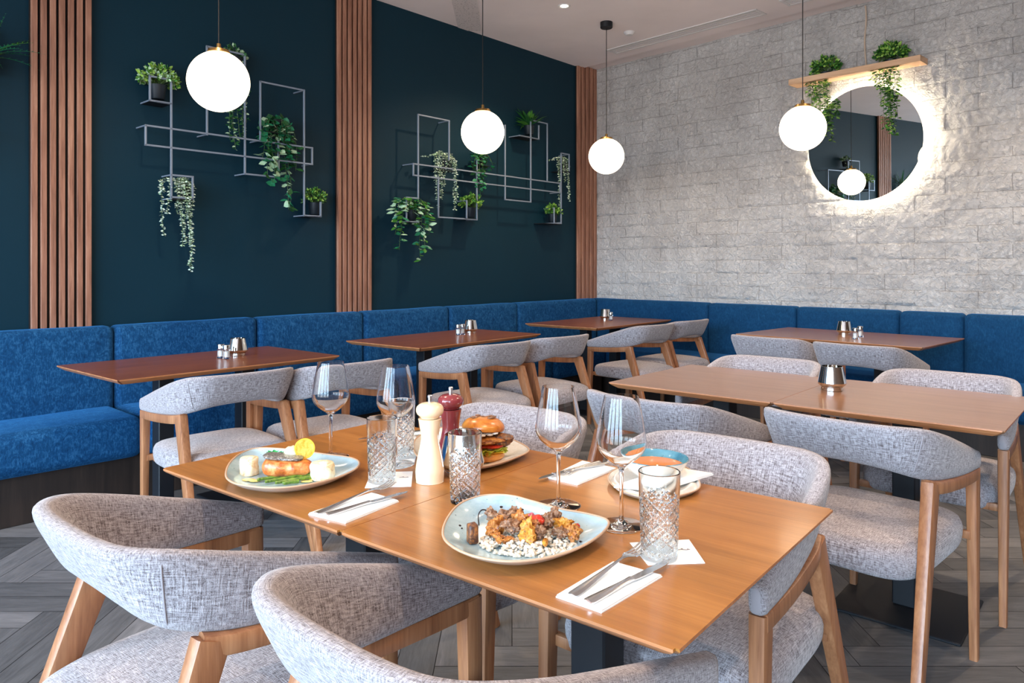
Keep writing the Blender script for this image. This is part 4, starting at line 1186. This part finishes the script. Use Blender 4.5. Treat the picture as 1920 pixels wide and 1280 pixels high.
# ------------------------------------------------------------------ plants
pr = random.Random(11)
def rv(k=1): return Vector((pr.uniform(-k, k), pr.uniform(-k, k), pr.uniform(-k, k)))
def pot_plant(name, label, cat, wall, px, py, kind, R=.05, H=.07, strands=(), off=.07, lm=('leaf_mid',), size=.12, uz=None, n=90, Lf=.03, Wf=.016, sp=.014):
    u, z = uz if uz else wall.c(px, py, off)
    base = wall.w(u, off, z + .0015); t = thing(name, label, cat, base, wall.ang)
    bm = NB(); lathe(bm, [(0, 0), (R * .72, 0), (R * .78, .004), (R * .98, H * .92), (R, H), (R * .9, H), (R * .88, H * .86), (0, H * .86)], 28); mk('pot', bm, MT['pot'], t, sharp=40)
    lf = NB(); st = NB(); top = Vector((0, 0, H * .86)); mi = len(lm)
    if kind == 'bush':
        for k in range(n):
            a = pr.random() * 2 * pi; e = math.asin(pr.uniform(-.1, 1)); q = size * pr.uniform(.55, 1)
            d = Vector((cos(a) * cos(e), sin(a) * cos(e) * .75, sin(e) * .85))
            p = top + Vector((0, 0, size * .28)) + d * q
            if p.y > off - .02: p.y = off - .02
            if k % 3 == 0: tube(st, [tuple(top + d * .01), tuple(top * .5 + p * .5 + Vector((0, 0, .006))), tuple(p)], .0012, 5)
            for _ in range(6):
                leaf(lf, p + rv(.006), (d + rv(.9)), d + rv(.4), Lf * pr.uniform(.7, 1.2), Wf, mi=pr.randrange(mi))
    if kind == 'fern':
        for k in range(n):
            a = pr.random() * 2 * pi; e = pr.uniform(.25, 1.3); L = size * pr.uniform(.75, 1.15)
            d = Vector((cos(a) * cos(e), sin(a) * cos(e) * .8, sin(e)))
            P = [top + d * (L * s / 9) - Vector((0, 0, 1)) * (L * (s / 9) ** 2 * .38 * cos(e)) for s in range(10)]
            for p in P:
                if p.y > off - .012: p.y = off - .012
            s_ = d.cross(Vector((0, 0, 1))).normalized(); pv = None
            for i, p in enumerate(P):
                w = Wf * .5 * sin(pi * (.12 + .86 * i / 9))
                a1, a2, a3 = lf.verts.new(p + s_ * w), lf.verts.new(p - Vector((0, 0, w * .4))), lf.verts.new(p - s_ * w)
                if pv:
                    m_ = k % mi
                    lf.faces.new((pv[0], pv[1], a2, a1)).material_index = m_; lf.faces.new((pv[1], pv[2], a3, a2)).material_index = m_
                    if i % 1 == 0 and Lf > 0:
                        for sg in (1, -1): leaf(lf, p, s_ * sg + d * .7, Vector((0, 0, 1)), Lf * sin(pi * (.1 + .85 * i / 9)), Lf * .3, mi=m_)
                pv = (a1, a2, a3)
            tube(st, [tuple(P[0]), tuple(P[3])], .0012, 5)
    for (ax_, ay_), (bx_, by_) in strands:
        if wall is None: continue
        so_ = off + .055
        if uz: p0 = wall.w(ax_, so_, ay_); p1 = wall.w(bx_, so_ + pr.uniform(-.02, .02), by_)
        else:
            u0, z0 = wall.c(ax_, ay_, so_); u1, z1 = wall.c(bx_, by_, so_); p0 = wall.w(u0, so_, z0); p1 = wall.w(u1, so_ + pr.uniform(-.03, .02), z1)
        Mi = Matrix.Rotation(-wall.ang, 4, 'Z'); q0 = Mi @ (p0 - base); q1 = Mi @ (p1 - base)
        P = [tuple(top), tuple((top + q0) / 2 + Vector((0, 0, .035))), tuple(q0 + Vector((0, 0, 0))), tuple(q0 * .6 + q1 * .4 + rv(.012)), tuple(q0 * .3 + q1 * .7 + rv(.012)), tuple(q1)]
        C_ = [Vector(p) for p in crom(P, 9)]
        tube(st, C_, .0014, 5); acc = 0; i = 0
        for a, b_ in zip(C_, C_[1:]):
            acc += (b_ - a).length
            while acc > sp:
                acc -= sp; i += 1; d = (b_ - a).normalized(); fade = 1.0
                for sg in range(2 if kind != 'ivy' else 1):
                    th = pr.uniform(0, 2 * pi); o_d = Vector((cos(th), sin(th) * .9, pr.uniform(-.5, .25)))
                    if o_d.y > 0 and b_.y > off - .05: o_d.y *= -.3
                    leaf(lf, b_ + rv(.002), o_d, Vector((0, -.6, .7)) + rv(.5), Lf * pr.uniform(.65, 1.15), Wf * pr.uniform(.8, 1.1), mi=pr.randrange(mi), droop=.12)
    mk('foliage', lf, [MT[x] for x in lm], t, flat=True)
    mk('stems', st, MT['stem'], t, sharp=180)
    return t
PP = pot_plant
sil = dict(lm=('leaf_pale', 'leaf_pale', 'leaf_white'), Lf=.019, Wf=.012, sp=.0105)
PP('potted_plant', 'bushy lime green plant on the top left shelf of the left frame', 'plant', WLm, 296, 187, 'bush', lm=('leaf_lime', 'leaf_mid', 'leaf_white'), size=.115, n=120, Lf=.026, Wf=.018, R=.048, H=.085)
PP('trailing_plant', 'silver green trailing plant hanging low on the left frame', 'plant', WLm, 345, 371, 'hang', R=.045, H=.075, strands=[((304, 345), (309, 440)), ((300, 338), (303, 358)), ((318, 342), (316, 400)), ((330, 340), (335, 400)), ((338, 340), (340, 462)), ((346, 338), (350, 455)), ((352, 342), (356, 460)), ((358, 350), (358, 508)), ((362, 352), (356, 500)), ((343, 345), (345, 420)), ((333, 345), (331, 385))], **sil)
PP('trailing_plant', 'small leaved variegated trailing plant right of the nearest globe', 'plant', WLm, 440, 127, 'bush', lm=('leaf_white', 'leaf_dark', 'leaf_dark'), size=.075, n=26, Lf=.028, Wf=.018, sp=.018, strands=[((428, 150), (430, 262)), ((437, 150), (441, 280)), ((446, 150), (449, 268)), ((455, 148), (456, 255)), ((461, 140), (462, 230)), ((433, 150), (436, 245))])
PP('ivy_plant', 'large leaved green ivy trailing from the middle of the left frame', 'plant', WLm, 518, 245, 'ivy', lm=('leaf_ivy', 'leaf_ivy', 'leaf_dark', 'leaf_white'), Lf=.058, Wf=.052, sp=.021, strands=[((500, 238), (500, 330)), ((508, 240), (512, 348)), ((520, 242), (522, 330)), ((530, 240), (540, 392)), ((540, 245), (546, 395)), ((550, 245), (556, 320)), ((494, 235), (492, 300)), ((545, 240), (551, 290)), ((515, 240), (518, 300)), ((535, 235), (538, 300)), ((505, 225), (498, 262)), ((528, 225), (530, 270))])
PP('potted_plant', 'small bushy plant on the bottom right shelf of the left frame', 'plant', WLm, 590, 403, 'bush', lm=('leaf_lime', 'leaf_mid', 'leaf_dark'), size=.10, n=80, Lf=.022, Wf=.014, R=.046, H=.085)
PP('trailing_plant', 'green and white striped trailing plant at the lower left of the right frame', 'plant', WLm, 772, 414, 'ivy', R=.045, H=.085, lm=('leaf_mid', 'leaf_white', 'leaf_ivy'), Lf=.064, Wf=.034, sp=.018, strands=[((752, 385), (747, 468)), ((748, 380), (745, 440)), ((757, 385), (750, 425)), ((745, 372), (741, 400)), ((790, 380), (793, 488)), ((797, 385), (796, 470)), ((803, 385), (804, 440)), ((783, 380), (790, 430)), ((775, 375), (776, 400)), ((765, 370), (766, 395)), ((800, 380), (806, 430)), ((758, 370), (757, 392)), ((788, 372), (788, 396))])
PP('trailing_plant', 'silver green trailing plant at the upper left of the right frame', 'plant', WLm, 838, 317, 'hang', R=.045, H=.075, strands=[((815, 292), (818, 345)), ((818, 290), (826, 388)), ((824, 290), (828, 372)), ((830, 290), (832, 350)), ((836, 290), (835, 345)), ((842, 295), (844, 322)), ((849, 298), (855, 392)), ((853, 300), (853, 380)), ((846, 290), (848, 320)), ((810, 290), (793, 292)), ((822, 285), (824, 330))], **sil)
PP('ivy_plant', 'dark ivy behind the second globe on the right frame', 'plant', WLm, 905, 307, 'ivy', R=.045, H=.075, lm=('leaf_ivy', 'leaf_dark'), Lf=.046, Wf=.040, sp=.020, strands=[((890, 300), (893, 350)), ((898, 300), (900, 368)), ((905, 300), (903, 360)), ((912, 300), (914, 330)), ((920, 300), (922, 320)), ((885, 295), (888, 320)), ((908, 298), (910, 345))])
PP('potted_plant', 'small lime plant on the lower shelf of the right frame', 'plant', WLm, 882, 408, 'bush', lm=('leaf_lime', 'leaf_mid'), size=.115, n=90, Lf=.026, Wf=.018, R=.045, H=.085)
PP('fern', 'spiky green fern on the top shelf of the right frame', 'plant', WLm, 992, 253, 'fern', lm=('leaf_mid', 'leaf_dark'), size=.24, n=42, Lf=0.0, Wf=.030, R=.05, H=.085)
PP('potted_plant', 'small plant on the lowest right shelf of the right frame', 'plant', WLm, 1036, 417, 'bush', lm=('leaf_lime', 'leaf_mid', 'leaf_dark'), size=.10, n=80, Lf=.024, Wf=.015, R=.046, H=.08)
PP('trailing_plant', 'silver green trailing plant next to the corner slats', 'plant', WLm, 1060, 319, 'hang', R=.04, H=.07, strands=[((1046, 298), (1052, 395)), ((1050, 296), (1053, 360)), ((1058, 298), (1060, 340)), ((1063, 300), (1068, 378)), ((1067, 302), (1070, 372)), ((1055, 296), (1056, 330)), ((1040, 296), (1030, 302))], **sil)
PP('fern', 'fern whose leaf tips enter the photo at the far left edge', 'plant', WLm, 0, 0, 'fern', uz=(1.0, 2.24), lm=('leaf_mid', 'leaf_ivy'), size=.30, n=30, Lf=.020, Wf=.010, R=.05, H=.08)
PP('potted_plant', 'bushy green plant on the navy wall, seen only in the mirror', 'plant', WLm, 0, 0, 'bush', uz=(.52, 2.1), lm=('leaf_mid', 'leaf_dark'), size=.12, n=90, Lf=.028, Wf=.018)
PP('potted_plant', 'dark leaved plant in the tall frame, seen only in the mirror', 'plant', WLm, 0, 0, 'bush', uz=(.2, 2.44), lm=('leaf_dark',), size=.09, n=60, Lf=.026, Wf=.016)
PP('trailing_plant', 'trailing green plant low on the navy wall, seen only in the mirror', 'plant', WLm, 0, 0, 'bush', uz=(-.22, 1.95), lm=('leaf_dark', 'leaf_mid'), size=.12, n=70, Lf=.03, Wf=.02, strands=[((-.3, 2.0), (-.32, 1.6)), ((-.15, 2.0), (-.12, 1.7)), ((-.22, 2.0), (-.2, 1.65))])
def shelfplant(px, label, strands, size=.115):
    u, z = WRm.c(px, 140, .09)
    return PP('trailing_plant', label, 'plant', WRm, px, 0, 'bush', R=.05, H=.055, off=.088, uz=None, lm=('leaf_dark', 'leaf_mid', 'leaf_lime'), size=size, n=110, Lf=.034, Wf=.018, sp=.016, strands=strands)
_c = WRm.c
def cfix(px, py, off=OFF):
    if py == 0: u, z = _c(px, 140, .088); return u, 2.753
    return _c(px, py, off)
WRm.c = cfix
R1s = [((1519, 150), (1522, 215)), ((1524, 150), (1528, 238)), ((1530, 152), (1534, 255)), ((1536, 152), (1541, 262)), ((1542, 152), (1546, 240)), ((1548, 152), (1550, 215)), ((1527, 150), (1524, 190)), ((1553, 150), (1553, 200)), ((1534, 150), (1538, 225)), ((1515, 150), (1514, 180)), ((1545, 150), (1544, 200))]
R2s = [((1650, 130), (1652, 200)), ((1656, 130), (1660, 240)), ((1662, 130), (1668, 250)), ((1668, 130), (1672, 220)), ((1674, 130), (1677, 175)), ((1680, 128), (1683, 165)), ((1645, 130), (1645, 165)), ((1659, 130), (1656, 175)), ((1671, 128), (1670, 185)), ((1638, 128), (1634, 150)), ((1665, 130), (1663, 200))]
shelfplant(1548, 'left trailing plant on the wooden shelf, leaves falling beside the globe', R1s)
shelfplant(1670, 'right trailing plant on the wooden shelf, leaves falling over the mirror', R2s)

# ------------------------------------------------------------------ world, camera
w = bpy.data.worlds.new('daylight'); scn.world = w; w.use_nodes = True
nt = w.node_tree; bg = nt.nodes['Background']
tc = nt.nodes.new('ShaderNodeTexCoord'); sx = nt.nodes.new('ShaderNodeSeparateXYZ'); cr = nt.nodes.new('ShaderNodeValToRGB')
nt.links.new(tc.outputs['Generated'], sx.inputs[0]); nt.links.new(sx.outputs['Z'], cr.inputs[0]); nt.links.new(cr.outputs[0], bg.inputs[0])
cr.color_ramp.elements[0].position = .0; cr.color_ramp.elements[0].color = (.30, .31, .32, 1)
cr.color_ramp.elements[1].position = .10; cr.color_ramp.elements[1].color = (.52, .76, 1.0, 1)
bg.inputs[1].default_value = 18

cam = bpy.data.cameras.new('camera'); co = bpy.data.objects.new('camera', cam); COL.objects.link(co); scn.camera = co
co.location = (0, 0, CAMZ); co.rotation_euler = (pi / 2, 0, 0)
cam.sensor_width = 36; cam.lens = F / 1920 * 36; cam.shift_y = -(640 - HY) / 1920; cam.clip_start = .05

vs = scn.view_settings; scn.display_settings.display_device = 'sRGB'
vs.view_transform = 'Standard'; vs.look = 'None'; vs.gamma = 1; vs.use_curve_mapping = False; vs.exposure = 0.75
cy = scn.cycles
cy.use_denoising = True
try: cy.denoiser = 'OPENIMAGEDENOISE'
except Exception: pass
cy.max_bounces = 12; cy.transmission_bounces = 12; cy.glossy_bounces = 6; cy.diffuse_bounces = 4; cy.transparent_max_bounces = 8
cy.sample_clamp_indirect = 8; cy.blur_glossy = .5
